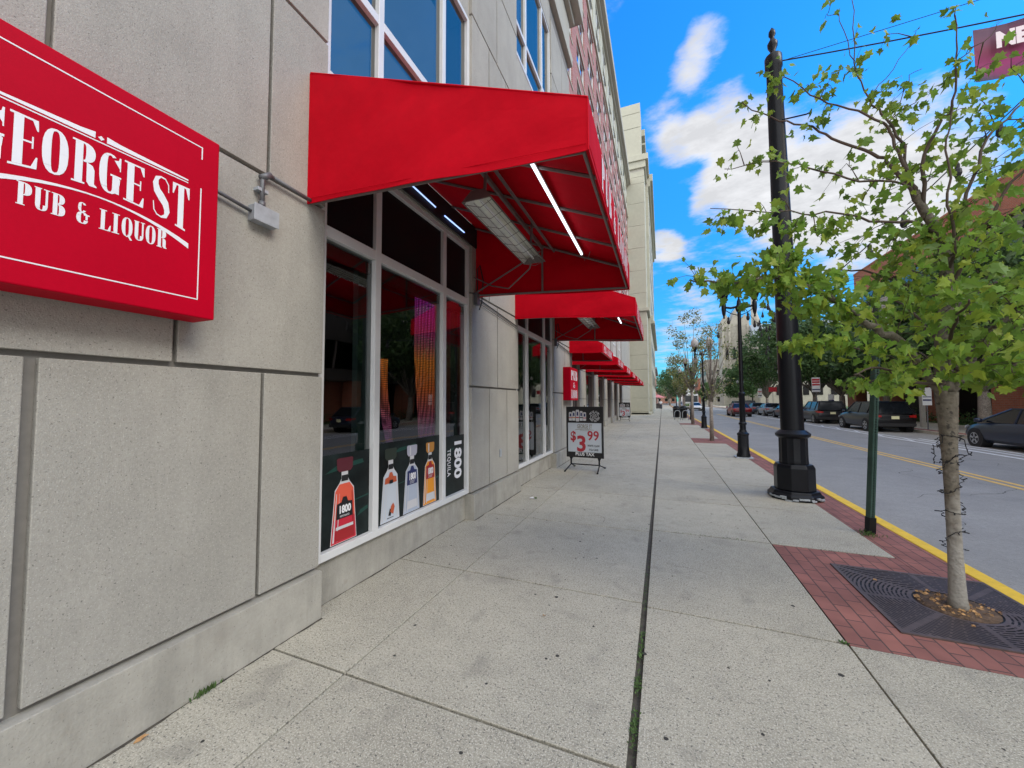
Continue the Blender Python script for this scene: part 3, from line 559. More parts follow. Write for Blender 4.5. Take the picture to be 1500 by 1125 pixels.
# junction box and conduit
jb=thing('junction_box',(-2.42,1.62,2.75),'small grey electrical box with conduit on the precast wall right of the red sign','electrical box')
b=MB(); b.box(-2.42,-2.355,1.545,1.70,2.755,2.855); b.box(-2.355,-2.349,1.54,1.705,2.75,2.86); b.build('box','galv',jb,bev=0.004)
b=MB(); b.tube([(-2.39,1.26,2.845),(-2.39,1.545,2.81)],0.011); b.tube([(-2.385,1.61,2.855),(-2.385,1.61,3.04),(-2.385,1.63,3.085),(-2.385,1.68,3.10)],0.014,10); b.tube([(-2.385,1.68,3.10),(-2.385,1.98,3.09)],0.013); b.tube([(-2.385,1.60,3.055),(-2.385,1.66,3.105)],0.021,10); b.tube([(-2.385,1.61,2.86),(-2.385,1.61,2.90)],0.02,10); b.build('conduit','conduit',jb,True)
b=MB(); b.box(-2.42,-2.375,1.575,1.645,2.965,2.985); b.build('clamp','galv',jb)
# ================================================================ awnings
def awning(y0,y1,Xw,Xo,zt,zo,zb,zbw,label,letters=None,detail=False,grp='red awnings over the shop windows'):
    a=thing('awning',(Xw,(y0+y1)/2,zb),label,'awning',grp)
    N=14; Mn=10
    b=MB(); rnd=random.Random(int(y0*10))
    vs=[];fs=[]
    for i in range(N+1):
        for j in range(Mn+1):
            u=i/N; v=j/Mn; x=Xw+(Xo-Xw)*v; y=y0+(y1-y0)*u; z=zt+(zo-zt)*v
            sag=-0.022*math.sin(math.pi*v)*abs(math.sin(math.pi*u*3))*(1 if detail else .5)
            vs.append((x,y,z+sag))
    fs=[(i*(Mn+1)+j,i*(Mn+1)+j+1,(i+1)*(Mn+1)+j+1,(i+1)*(Mn+1)+j) for i in range(N) for j in range(Mn)]
    b.add(vs,fs)
    b.add([(Xo,y0,zb),(Xo,y1,zb),(Xo,y1,zo),(Xo,y0,zo)],[(0,1,2,3)])
    for y,sgn in ((y0,-1),(y1,1)):
        n=18; m=8; vs=[]; ph=rnd.uniform(0,6)
        for j in range(m+1):
            for i in range(n+1):
                v=i/n; w=j/m; x=Xw+(Xo-Xw)*v; zl=zbw+(zb-zbw)*v+.010*math.sin(math.pi*v*2); zh=zt+(zo-zt)*v
                dd=(.007*math.sin(v*7+w*3+ph)+.005*math.sin(v*15-w*9)+.010*max(0,w-.75)*math.sin(v*40))*math.sin(math.pi*min(1,max(0,v)))**.5
                vs.append((x,y+sgn*dd,zl+(zh-zl)*w))
        b.add(vs,[(j*(n+1)+i,j*(n+1)+i+1,(j+1)*(n+1)+i+1,(j+1)*(n+1)+i) for j in range(m) for i in range(n)])
    b.build('canopy_fabric','red',a,sol=0.006)
    if detail: q=MB(); q.tube([(Xw+.03,3.10,3.87),(Xw+.03,3.62,3.85)],.008,6); q.tube([(Xw+.03,3.82,3.84),(Xw+.03,4.30,3.84)],.008,6); q.build('strip_light','led2',a)
    if y0<9:
        q=MB(); q.tube([(Xw+.01,y0-.008,zbw+.035),(Xo-.01,y0-.008,zb+.035)],.0022,4); q.build('hem_seam','red',a)
        q=MB(); q.tube([(Xo+.004,y0+.01,zb+.03),(Xo+.004,y1-.01,zb+.03)],.0022,4); q.build('hem_seam','red',a)
        q=MB(); q.tube([(Xw+.01,y0-.002,zt),(Xo,y0-.002,zo),(Xo,y0-.002,zb)],.006,6); q.build('corner_welt','red',a)
    f=MB(); r=0.014
    f.tube([(Xw+.02,y0+.03,zbw+.02),(Xo-.03,y0+.03,zb+.02),(Xo-.03,y1-.03,zb+.02),(Xw+.02,y1-.03,zbw+.02)],r,6)
    f.tube([(Xw+.02,y0+.03,zt-.03),(Xo-.03,y0+.03,zo-.03),(Xo-.03,y1-.03,zo-.03),(Xw+.02,y1-.03,zt-.03)],r,6)
    xm=(Xw+Xo)/2-.05; zm=zt+(zo-zt)*(xm-Xw)/(Xo-Xw)-.03; zbm=zbw+(zb-zbw)*.5
    nr=4 if detail else 3
    for i in range(nr+1):
        y=y0+.05+(y1-y0-.1)*i/nr; f.tube([(Xw+.02,y,zt-.04),(Xo-.04,y,zo-.04)],r,6)
    f.tube([(xm,y0+.03,zm-.03),(xm,y1-.03,zm-.03)],.026,6); f.tube([(xm+.16,y0+.03,zm-.10),(xm+.16,y1-.03,zm-.10)],.017,6)
    for y in (y0+.03,y1-.03):
        f.tube([(xm,y,zbm+.02),(xm,y,zm)],r,6)
    f.tube([(Xw+.02,y1-.05,zbw+.05),(xm-.02,y1-.05,zm-.08)],.011,6)
    f.build('awning_frame','bronze',a)
    if y0<9: q=MB(); q.box(Xw+.002,Xw+.022,y0+.02,y1-.02,3.765,zt-.03); q.build('dark_gap_panel','blackmat',a)  # added black sheet standing in for the dark gap above the window
    if letters:
        s_,ys,ad=letters
        for wd_,off in (('PUB',0),('&',3.6),('LIQUOR',5.2)): word(a,'awning_lettering',wd_,ys+off*ad,lambda y,v:zb+.035+v*(zo-zb-.07),ad*.72,ad,Xo+.004,'whitecloth',a,th=.003)
    return a
awning(1.97,4.70,XF,-0.34,4.08,3.24,2.945,3.07,'largest red fabric awning, the nearest one, over the window with the bottle pictures',('PUB & LIQUOR',2.42,.182),True)
awning(6.22,8.92,XF,-0.365,4.08,3.24,2.95,3.07,'second red fabric awning along the wall, above the window behind the near price sign board',('PUB & LIQUOR',6.65,.182),True)
ords=['third red awning, first of the shorter ones on the set-back stretch of wall','fourth red awning from the camera along the set-back wall','fifth red awning from the camera along the set-back wall','sixth red awning from the camera along the set-back wall','third red awning from the far end of the row','second red awning from the far end of the row','farthest red awning in the row, last before the cream tower block']
for k in range(7):
    awning(aw[k],aw[k]+2.45,XP,-1.50,4.05,3.20,2.93,3.0,ords[k],('PUB & LIQUOR',aw[k]+.3,.16))
# heaters and LED tubes under the awnings
def heater(x,y0,y1,z,label,lit):
    h=thing('patio_heater',(x,(y0+y1)/2,z),label,'heater','heaters hanging under the awnings')
    b=MB(); wd=.13
    b.add([(x-wd,y0,z),(x+wd,y0,z),(x+wd,y1,z),(x-wd,y1,z),(x-wd*.45,y0+.02,z+.09),(x+wd*.45,y0+.02,z+.09),(x+wd*.45,y1-.02,z+.09),(x-wd*.45,y1-.02,z+.09)],[(0,1,5,4),(1,2,6,5),(2,3,7,6),(3,0,4,7),(4,5,6,7)])
    b.build('housing','bronze',h,sol=.006)
    b=MB(); i=.012
    pr=[(-wd+i,.001),(-wd*.55,.055),(-wd*.2,.072),(wd*.2,.072),(wd*.55,.055),(wd-i,.001)]
    for (u,a),(v,c) in zip(pr,pr[1:]): b.add([(x+u,y0+.03,z+a),(x+v,y0+.03,z+c),(x+v,y1-.03,z+c),(x+u,y1-.03,z+a)],[(0,1,2,3)])
    b.build('reflector','chrome',h)
    b=MB(); b.tube([(x,y0+.06,z+.035),(x,y1-.06,z+.035)],.012,8); b.build('heating_tube','white',h)
    b=MB()
    for k in (-.09,-.03,.03,.09): b.tube([(x+k,y0+.02,z-.012),(x+k,y1-.02,z-.012)],.0025,4)
    m=7
    for k in range(m+1): y=y0+.03+(y1-y0-.06)*k/m; b.tube([(x-wd,y,z+.0),(x,y+.05,z-.022),(x+wd,y,z+.0)],.003,4)
    b.build('wire_guard','bronze',h)
    b=MB()
    for y in (y0+.15,y1-.15): b.tube([(x,y,z+.09),(x+.02,y,z+.42)],.014,6)
    b.tube([(x,y1-.05,z+.08),(x-.1,y1+.1,z-.02),(x-.45,y1+.3,z-.16),(x-.75,y1+.45,z-.05),(XF+.03,y1+.5,z+.12)],.009,6)
    b.build('hanger','bronze',h)
heater(-1.34,2.60,4.08,3.20,'long caged heater with bright reflector hanging under the nearest awning',1)
heater(-1.36,6.9,8.3,3.20,'small-looking caged heater hanging under the second awning',1)
def led(x,y0,y1,z,label):
    h=thing('led_tube_light',(x,(y0+y1)/2,z),label,'tube light','lit tube lights under the awnings')
    b=MB(); b.tube([(x,y0,z),(x,y1,z)],.014,10); b.build('tube','led',h,True)
    b=MB(); b.box(x-.016,x+.016,y0-.02,y1+.02,z+.012,z+.03); b.tube([(x,y1+.02,z+.01),(x+.02,y1+.08,z-.05),(x+.06,y1+.1,z-.02),(x+.1,y1+.05,z+.06)],.004,5); b.build('mount','bronze',h)
led(-.86,2.55,4.42,3.36,'long lit white tube light under the nearest awning')
led(-.80,7.9,8.45,3.30,'short lit white tube light under the second awning')
for yb,lab in ((4.62,'right of the first shop window'),(8.86,'right of the second shop window')):
    h=thing('wall_switch_box',(-2.42,yb+.03,2.9),'dark switch box with a looped cable '+lab,'electrical box')
    b=MB(); b.box(-2.42,-2.36,yb+.0,yb+.08,2.95,3.12); b.build('box','conduit',h,bev=.004)
    b=MB(); b.tube([(-2.38,yb+.04,3.12),(-2.37,yb+.02,3.45),(-2.33,yb+.02,3.5),(-2.3,yb+.06,3.3),(-2.34,yb+.10,3.0),(-2.39,yb+.12,2.9)],.008,6); b.build('cable','cable',h)
for y0,y1,lab in ((4.76,6.26,'between the first and second awning'),(8.98,10.8,'past the second awning'),):
    b=MB(); b.tube([(-2.405,y0,3.06),(-2.405,y1,2.95)],.008,6); b.tube([(-2.40,y0,3.0),(-2.40,y1,2.90)],.005,6); o=b.build('wall_cable','cable'); tag(recenter(o),'dark cables running along the precast wall '+lab,'cable','cables along the wall')
# blade sign
bs=thing('box_sign',(-2.42,10.0,1.62),'small upright red box sign with stacked white words on the wall above the price board','sign')
b=MB(); b.box(-2.42,-2.22,9.68,10.62,1.62,2.50); b.build('sign_box','signred',bs,bev=.01)
for s_,z,h in (('PUB',2.16,.26),('&',1.96,.14),('LIQUOR',1.68,.22)):
    adv=.78/max(3,len(s_)); y0=10.15-adv*len(s_)/2
    word(bs,'sign_lettering',s_,y0,lambda y,v:z+v*h,adv*.86,adv,-2.22,'white',bs,th=.003)
# small outlet on the pier
o=MB(); o.box(-2.42,-2.40,5.5,5.56,.72,.84); o=o.build('wall_outlet','galv',bev=.003); tag(recenter(o),'small metal outlet plate low on the pier between the two shop windows','outlet')
# ================================================================ cream tower block and far buildings
cb=thing('cream_tower_block',(-1.5,60,0),'tall cream stone block standing forward of the brick facade, past the last awning','building')
b=MB(); Y0=46
zj=[0.0,0.35,1.9,3.5,5.2,6.9,8.6,10.3,12.0,14.2,16.9,19.6,22.3,25.0,27.4,28.2,28.9]
for a,c in zip(zj,zj[1:]):
    b.box(-6,-1.44,Y0,49.7,a+.02,c-.02); b.box(-6,-1.12,49.72,78,a+.02,c-.02)
b.box(-6,-1.47,Y0+.03,49.7,0,30,1); b.box(-6,-1.15,49.75,77.9,0,30,1)
b.box(-6,-1.2,Y0,49.7,0,.25)
for x0,x1,y0,y1,z0,z1 in ((-6,-.95,45.6,49.9,30,30.7),(-6,-1.25,45.8,49.8,29.2,30),(-6,-.55,49.9,78.4,29.6,30.5),(-6,-.85,49.8,78.2,28.9,29.6),(-6,-1.15,45.75,49.8,12.05,12.45),(-6,-.85,49.8,78.1,11.6,12.3),(-6,-.65,49.85,78.2,11.3,11.6)): b.box(x0,x1,y0,y1,z0,z1)
for a,c in ((30.7,34.3),(34.34,36.1),(36.14,37.3)): b.box(-6,-1.75,Y0,49.2,a,c); b.box(-6,-1.35,49.22,70,a,c-2)
b.build('wall',['cream','creamshade'],cb,bev=.03)
for k in range(8):
    for z in (3.6,7.2,13.2,17.2,21.2,25):
        f=MB(); y=51.5+3.2*k; f.box(-1.16,-1.10,y,y+1.5,z,z+2.1); fo=f.build('window','creamshade',cb); p=MB(); p.box(-1.10,-1.095,y+.1,y+1.4,z+.1,z+2); p.build('pane','film',fo)
def simple_building(name,x0,x1,y0,y1,h,mw,label,wins=None,roof=None,cor=.3,face='-y'):
    t=thing(name,((x0+x1)/2,(y0+y1)/2,0),label,'building')
    b=MB(); b.box(x0,x1,y0,y1,0,h); b.build('wall',mw,t)
    c=MB(); c.box(x0-cor,x1+cor,y0-cor,y1+cor,h,h+.4); c.build('cornice',roof or 'creamshade',t)
    if wins:
        dx,dz,ww,wh,z0=wins
        z=z0
        while z+wh<h-.4:
            x=x0+dx*.4
            while x+ww<x1-.2:
                f=MB(); f.box(x-.08,x+ww+.08,y0-.06,y0+.02,z-.1,z+wh+.08); fo=f.build('window','creamshade',t); p=MB(); p.box(x,x+ww,y0-.075,y0-.06,z,z+wh); p.build('pane','film',fo); x+=dx
            z+=dz
        for xs_,sg_ in ((x0,-1),(x1,1)):
            z=z0
            while z+wh<h-.4:
                y=y0+dx*.4
                while y+ww<min(y1,y0+30):
                    f=MB(); f.box(xs_-.06,xs_+.06,y,y+ww,z,z+wh); f.build('window','film',t); y+=dx
                z+=dz
    return t
simple_building('low_building',-16,-1.6,96,125,9.2,'brick2','low brown brick building on the left beyond the cream tower block',(3,3.2,1.3,1.7,1.0),'slate',.6)
simple_building('low_building',-20,-2,128,150,7,'buff','low tan shop building farthest away on the left side of the street',(3,3.2,1.4,1.7,.9),'creamshade')
simple_building('shop_building',15,25,152,175,16,'buff','pale multi-storey building with small windows behind the bare tree',(2.4,3.2,1.1,1.8,1.2))
simple_building('shop_building',14.6,22,180,200,11,'brick2','small brick shop building far down the right side of the street',(2.4,3.2,1.1,1.8,1.2))
simple_building('shop_building',-40,8,255,270,9,'brick2','wide low building closing the far end of the street',(4,3.4,1.6,1.8,1.2))
simple_building('shop_building',10,40,230,250,12,'whitepanel','pale building at the far end of the street right of the road',(4,3.4,1.6,1.8,1.2))
# stone church tower
ct=thing('stone_tower',(21,134,0),'tall buff stone tower with pointed gables rising over the trees','tower')
b=MB(); b.box(17.4,24.6,130,138,0,25.5); b.box(24.6,28.8,132,138,0,24.0)
for x in (17.4,19.1,21.6,24.0): b.box(x,x+.6,129.5,130,0,24.6)
for x0,x1,h in ((17.2,19.9,28),(19.9,22.4,29.5),(22.4,24.8,27.6)):
    b.add([(x0,130,25.5),(x1,130,25.5),((x0+x1)/2,130,h),(x0,138,25.5),(x1,138,25.5),((x0+x1)/2,138,h)],[(0,1,2),(3,5,4),(0,3,4,1),(1,4,5,2),(2,5,3,0)])
for z in range(2,25,2): b.box(17.35,24.65,129.93,130,z,z+.12)
b.build('wall','buff',ct)
for x in (18.3,20.2,22.9):
    for z in (14,): 
        w=MB(); w.box(x,x+.7,129.9,129.98,z,z+3.2); w.add([(x,129.9,z+3.2),(x+.7,129.9,z+3.2),(x+.35,129.9,z+4)],[(0,1,2)]); w.build('window','film',ct)
b=MB(); b.add([(27,134,23.4),(27.7,134,22),(28.6,134,22),(28.6,134,26),(27,134,26)],[(0,1,2,3,4)])
b=MB(); b.lathe([(1.0,24),(1.0,26.5),(.7,27.5),(.2,29),(.05,30)],(27.5,135,0),8); b.build('pinnacle','buff',ct,)
hb=thing('stone_hall',(34,125,0),'buff stone hall with a grey roof beside the stone tower','building')
b=MB(); b.box(25,52,122,136,0,18.3); b.build('wall','buff',hb)
b=MB(); b.add([(24.6,121.6,18.3),(52.4,121.6,18.3),(52.4,129,24),(24.6,129,24),(24.6,136.4,18.3),(52.4,136.4,18.3)],[(0,1,2,3),(3,2,5,4),(0,3,4),(1,5,2)]); b.build('roof','slate',hb)
for x in range(26,50,3):
    for z in (3,8,13): w=MB(); w.box(x,x+1.3,121.9,121.98,z,z+2.8); w.build('window','film',hb)
sp=thing('distant_spire',(52,260,0),'small pale dome top showing just above the leaves, far away','tower'); b=MB(); b.lathe([(1.6,0),(1.6,74),(2.4,74),(2.3,77),(1.8,79.5),(.9,81.5),(.2,82.5)],(52,260,0),16); b.build('drum','creamshade',sp,'auto')
# red brick office across the road
ob=thing('brick_office_building',(19,20,0),'orange-red brick office building with ribbon windows and a white band across the road','building')
b=MB(); b.box(19,45,-10,49.6,12.4,14.65); b.box(18.97,45,-10,49.63,14.65,14.8)
yy=-8
while yy<49: b.box(18.4,19.3,yy,yy+1.9,0,3.3); yy+=6.3
b.box(19.6,22,20,24.5,0,3.3); b.box(22.5,45,-10,49.4,0,12.4)
b.build('brick_wall','brick2',ob)
b=MB(); b.box(18.9,44,31,49.5,6.7,10.0); b.build('white_band','whitepanel',ob)
b=MB(); b.box(18.2,44,-10,49.5,3.3,4.2); b.box(19.0,44,-10,31,6.4,9.6); b.build('dark_band','darkwall',ob)
for a,c in ((4.2,6.6),(10.0,12.4)):
    k=-10
    while k<49:
        f=MB(); f.box(19.18,19.3,k,k+.12,a,c); f.box(19.18,19.3,k+.12,k+2.95,a,a+.1); fo=f.build('window','bronze',ob); p=MB(); p.add([(19.25,k+.12,a+.1),(19.25,k+.12,c),(19.25,k+2.95,c),(19.25,k+2.95,a+.1)],[(0,1,2,3)]); p.build('pane','skyglass',fo); k+=2.95
k=-9.9
while k<49: p=MB(); p.box(21.4,21.5,k,k+2.8,.3,3.2); p.build('shopfront_window','film',ob); k+=3.0
# ================================================================ street furniture
PM='black'
def lamp_post(x,y,label,k=1.0):
    t=thing('street_lamp',(x,y,0),label,'street lamp','black twin-globe street lamps along the kerb')
    b=MB(); b.box(x-.21,x+.21,y-.21,y+.21,0,.03); b.build('footing','galv',t)
    b=MB(); b.lathe([(.17,.03),(.17,.10),(.15,.13),(.135,.35),(.135,.62),(.15,.64),(.15,.68),(.10,.72),(.085,.78)],(x,y,0),12,flute=1)
    b.lathe([(.078,.78),(.078,.92),(.10,.93),(.10,.97),(.075,1.0),(.075,1.75),(.088,1.77),(.088,1.8),(.055,1.84),(.045,4.1),(.075,4.14),(.10,4.25),(.06,4.32),(.05,4.42),(.02,4.5),(.03,4.55),(.005,4.62)],(x,y,0),12)
    b.build('post',PM,t,'auto')
    b=MB(); b.tube([(x-.40,y,4.28),(x-.2,y,4.24),(x,y,4.27),(x+.2,y,4.24),(x+.40,y,4.28)],.032,8); b.tube([(x-.36,y,4.2),(x-.2,y,4.08),(x-.04,y,4.02)],.012,6); b.tube([(x+.36,y,4.2),(x+.2,y,4.08),(x+.04,y,4.02)],.012,6); b.build('cross_arm',PM,t,'auto')
    for s in (-1,1):
        b=MB(); b.lathe([(.01,3.94),(.03,3.97),(.02,4.0),(.045,4.08),(.06,4.2),(.06,4.36),(.04,4.4),(.07,4.46),(.11,4.56),(.13,4.66),(.16,4.68),(.15,4.71)],(x+s*.38,y,0),12); h=b.build('lamp_holder',PM,t,'auto')
        b=MB(); b.lathe([(.12,4.70),(.18,4.78),(.205,4.9),(.195,5.02),(.15,5.12),(.07,5.19),(.03,5.24),(.01,5.28)],(x+s*.38,y,0),16); b.build('globe','globe',h,True)
    return t
for i,(x,y,l) in enumerate([(2.08,12.2,'nearest black twin-globe street lamp, globes hidden in the maple leaves'),(2.2,24.1,'second black twin-globe street lamp, behind the bare sapling'),(2.25,34.5,'third black twin-globe street lamp along the kerb, beside the litter bin'),(2.25,46,'fourth black twin-globe street lamp along the kerb'),(2.25,58,'fifth black twin-globe street lamp along the kerb'),(2.25,70,'farthest black twin-globe street lamp along the near kerb')]):
    if i==0: L0=lamp_post(x,y,l)
    else:
        c=copy_tree(L0); c.location=(x,y,0); c['label']=l
c=copy_tree(L0); c.location=(13.1,52,0); c['label']='black twin-globe street lamp on the far pavement, left of the dark trees'
c=copy_tree(L0); c.location=(13.1,78,0); c['label']='black twin-globe street lamp on the far pavement near the stone tower'
bp=thing('span_wire_pole',(2.0,7.55,0),'very tall thick black pole with an octagonal base at the kerb','pole')
tl=(-.011,.0)
b=MB(); b.lathe([(.385,.0),(.385,.07),(.35,.10),(.33,.14)],(2.0,7.55,0),8,ph=R(22.5)); b.lathe([(.285,.14),(.285,.50),(.27,.53),(.255,.56)],(2.0,7.55,0),8,ph=R(22.5)); b.build('base',PM,bp,bev=.012)
b=MB(); b.lathe([(.20,.55),(.205,.60),(.20,.63),(.20,.98)],(2.0,7.55,0),28,flute=1); b.lathe([(.205,.98),(.24,1.01),(.245,1.05),(.20,1.09),(.175,1.11)],(2.0,7.55,0),24); b.build('fluted_collar',PM,bp,'auto')
b=MB(); b.lathe([(.162,1.1),(.155,2.5),(.135,5.0),(.112,7.35),(.13,7.38),(.13,7.58),(.12,7.60)],(2.01,7.55,0),24,tilt=tl); b.build('shaft',PM,bp,'auto')
b=MB(); b.lathe([(.09,7.60),(.05,7.66),(.04,7.70),(.075,7.78),(.08,7.84),(.035,7.92),(.03,7.95),(.055,8.0),(.05,8.06),(.01,8.13)],(2.01,7.55,0),14,tilt=tl); b.build('finial',PM,bp,True)
b=MB(); b.tube([(1.99,7.42,6.35),(2.35,7.5,6.40),(2.42,7.5,6.42)],.012,6); b.tube([(1.86,7.55,7.30),(1.83,7.5,7.45),(1.83,7.5,7.2)],.025,6); b.build('bracket',PM,bp)
random.seed(3)
b=MB()
for k in range(16):
    a=random.uniform(3.4,6.2); r=.388; z=random.uniform(.01,.06); q=random.uniform(.02,.05)
    b.obox((2.0+r*.955*math.cos(a),7.55+r*.955*math.sin(a),z),((math.cos(a),math.sin(a),0),(-math.sin(a),math.cos(a),0),(0,0,1)),(.012,q,.012))
b.build('chipped_paint','galv',bp)
# sign post
sp_=thing('sign_post',(2.29,5.86,0),'leaning green perforated steel sign post between the tall pole and the maple','sign post')
b=MB(); top=Vector((2.49,5.90,2.95)); bot=Vector((2.285,5.86,0)); ax=(top-bot).normalized(); vx=Vector((.93,.37,0)); vx=(vx-ax*vx.dot(ax)).normalized(); vy=ax.cross(vx)
mid=(top+bot)/2; hl=(top-bot).length/2
b.obox(mid+vx*.026,(vx,vy,ax),(.003,.03,hl)); b.obox(mid-vx*.026,(vx,vy,ax),(.003,.03,hl))
nh=96
for i in range(nh):
    c=bot+ax*((i+.5)/nh*2*hl)
    for s in (-1,1): b.obox(c-vy*.028+vx*s*.017,(vx,vy,ax),(.008,.003,hl/nh))
    b.obox(c-vy*.028+ax*hl/nh*.8,(vx,vy,ax),(.0095,.0028,hl/nh*.35))
b.build('post','greensteel',sp_)
b=MB(); c=bot+ax*2.62; b.obox(c-vy*.036,(vx*.25+vy*.97,Vector((vx*.97-vy*.25)),ax),(.15,.002,.225)); b.build('sign_plate','whitepanel',sp_)
b=MB(); b.obox(bot+ax*.09+vx*.005,(vx,vy,ax),(.04,.032,.10)); b.build('anchor_sleeve','black',sp_)
# A-frame boards
def aframe(cx,cy,rz,label,k=1.0):
    t=thing('price_board',(cx,cy,0),label,'sign board','black-framed price boards on the pavement',rz)
    cs,sn=math.cos(rz),math.sin(rz)
    def w(x,y,z): return (cx+cs*x-sn*y,cy+sn*x+cs*y,z)
    def bx(b,x0,x1,y0,y1,z0,z1,mi=0):
        q=[w(x,y,z) for z in (z0,z1) for x,y in ((x0,y0),(x1,y0),(x1,y1),(x0,y1))]
        b.add(q,[(0,3,2,1),(4,5,6,7),(0,1,5,4),(1,2,6,5),(2,3,7,6),(3,0,4,7)],mi)
    H0,H1,Wd=.29,1.47,.435
    b=MB(); bx(b,-Wd,-Wd+.04,-.025,.025,H0,H1); bx(b,Wd-.04,Wd,-.025,.025,H0,H1); bx(b,-Wd+.04,Wd-.04,-.024,.024,H1-.04,H1); bx(b,-Wd+.04,Wd-.04,-.024,.024,H0,H0+.04); b.build('board_frame','blackmat',t,bev=.004)
    f=-.012
    b=MB(); bx(b,-Wd+.04,Wd-.04,f,.012,H0+.04,H1-.04); b.build('board_panel','blackmat',t)
    b=MB(); bx(b,-.40,.40,f-.003,f-.0005,.415,1.09); b.build('poster','liq_clear',t)
    fn=lambda ox,oz,d=.004:(lambda u,v,q:w(ox+u,f-d-q,oz+v))
    def T(s,ox,oz,size,m,sx=1,bold=0,al='CENTER',nm='board_lettering'): text_mb(s,size,fn(ox,oz),sx=sx,bold=bold,ext=.0006,align=al).build(nm,m,t)
    T('$',-.27,.68,.30,'redink',.85,.009); T('3',-.075,.44,.50,'redink',1.0,.014); T('99',.20,.70,.30,'redink',.92,.006)
    T('WHITE CLAW',.205,.545,.065,'blackmat',.68,.002); T('19.2z CANS',.205,.455,.065,'blackmat',.68,.002); T('PLUS TAX',0,.336,.10,'white',1.0,.003)
    T('GEORGE ST',0,.965,.13,'goldink',.52,.002); T('PUB & LIQUOR',0,.905,.04,'goldink',.8,0)
    b=MB()
    for i in range(-4,5):
        pass
    b.add([w(-.22,f-.004,.935),(w(0,f-.004,.955)),w(.22,f-.004,.93),w(.22,f-.004,.922),w(0,f-.004,.945),w(-.22,f-.004,.925)],[(0,5,4,1),(1,4,3,2)]); b.build('underline','goldink',t)
    for i,(x,z0,h) in enumerate(((-.335,1.14,.20),(-.255,1.14,.225),(-.165,1.125,.27),(-.075,1.14,.225),(.005,1.14,.20))):
        b=MB(); n_=[(x-.036,z0+.012),(x-.028,z0),(x+.028,z0),(x+.036,z0+.012),(x+.036,z0+h-.025),(x+.026,z0+h),(x-.026,z0+h),(x-.036,z0+h-.025)]
        if i==2: n_=[(x+(a-x)*1.15,c) for a,c in n_]
        b.prism(n_,lambda u,v,q:w(u,f-.002-q,v),.003); b.add([w(x-.036,f-.0056,z0+h*.28),w(x+.036,f-.0056,z0+h*.28),w(x+.036,f-.0056,z0+h*.38),w(x-.036,f-.0056,z0+h*.38)],[(0,1,2,3)],1); b.add([w(x-.02,f-.0058,z0+h*.5),w(x+.022,f-.0058,z0+h*.48),w(x+.02,f-.0058,z0+h*.8),w(x-.015,f-.0058,z0+h*.85)],[(0,1,2,3)],2)
        b.build('can_picture',['lab_white',('redink','cap_amber','redink','cap_green','redink')[i],'lab_blue'],t)
    b=MB(); cx_,cz_=.235,1.25
    def ringp(r0,r1,n=36,d=.003):
        for i in range(n):
            a,c=2*math.pi*i/n,2*math.pi*(i+1)/n; b.add([w(cx_+r0*math.cos(a),f-d,cz_+r0*math.sin(a)),w(cx_+r1*math.cos(a),f-d,cz_+r1*math.sin(a)),w(cx_+r1*math.cos(c),f-d,cz_+r1*math.sin(c)),w(cx_+r0*math.cos(c),f-d,cz_+r0*math.sin(c))],[(0,3,2,1)])
    ringp(.086,.094)
    for k in range(5):
        a0=k*1.25; P=[(cx_+(.012+.011*j)*math.cos(a0+j*.33)*1.0,cz_+(.012+.011*j)*math.sin(a0+j*.33)) for j in range(7)]
        for (x0,z0),(x1,z1) in zip(P,P[1:]): b.tube([w(x0,f-.003,z0),w(x1,f-.003,z1)],.0045,4)
    b.build('round_emblem','lab_white',t)
    for s,a0,da,up in (('WHITE CLAW',152,-13.6,1),('HARD SELTZER',208,12.2,-1)):
        m_=MB()
        for i,ch in enumerate(s):
            a=R(a0+da*i); r=.104 if up>0 else .127
            rot=a-math.pi/2 if up>0 else a+math.pi/2
            c,s_=math.cos(rot),math.sin(rot); px,pz=cx_+r*math.cos(a),cz_+r*math.sin(a)
            if ch!=' ': merge(m_,text_mb(ch,.034,lambda u,v,q:w(px+u*c-v*s_,f-.004-q,pz+u*s_+v*c),ext=.0006,align='CENTER',bold=.0008))
        m_.build('board_lettering','white',t)
    b=MB()
    for s in (-1,1):
        b.tube([w(s*.33,0,H0+.01),w(s*.33,0,.12)],.02,6); b.tube([w(s*.33-.03,0,H0),w(s*.33,0,.2),w(s*.33+.03,0,H0)],.012,6)
        b.tube([w(s*.33,0,.13),w(s*.37,-.36,.015)],.014,6); b.tube([w(s*.33,0,.13),w(s*.37,.40,.015)],.014,6)
        for yy in (-.36,.40): b.tube([w(s*.37,yy-.015,.012),w(s*.37,yy+.03,.012)],.02,6)
    b.tube([w(-.33,0,.13),w(.33,0,.13)],.014,6); b.build('stand','black',t)
    b=MB(); b.tube([w(0,0,H1),w(0,0,H1+.03)],.012,6); b.build('clip','black',t)
    return t
for n,c in (('redink',(.42,.02,.035)),('goldink',(.22,.19,.13))): stripmat(n,c)
aframe(-1.69,8.78,R(-4),'nearer and larger-looking black-framed price board, by the pier below the small upright red sign')
aframe(-2.80,31.2,R(3),'smaller-looking far black-framed price board at the end of the row of awnings')
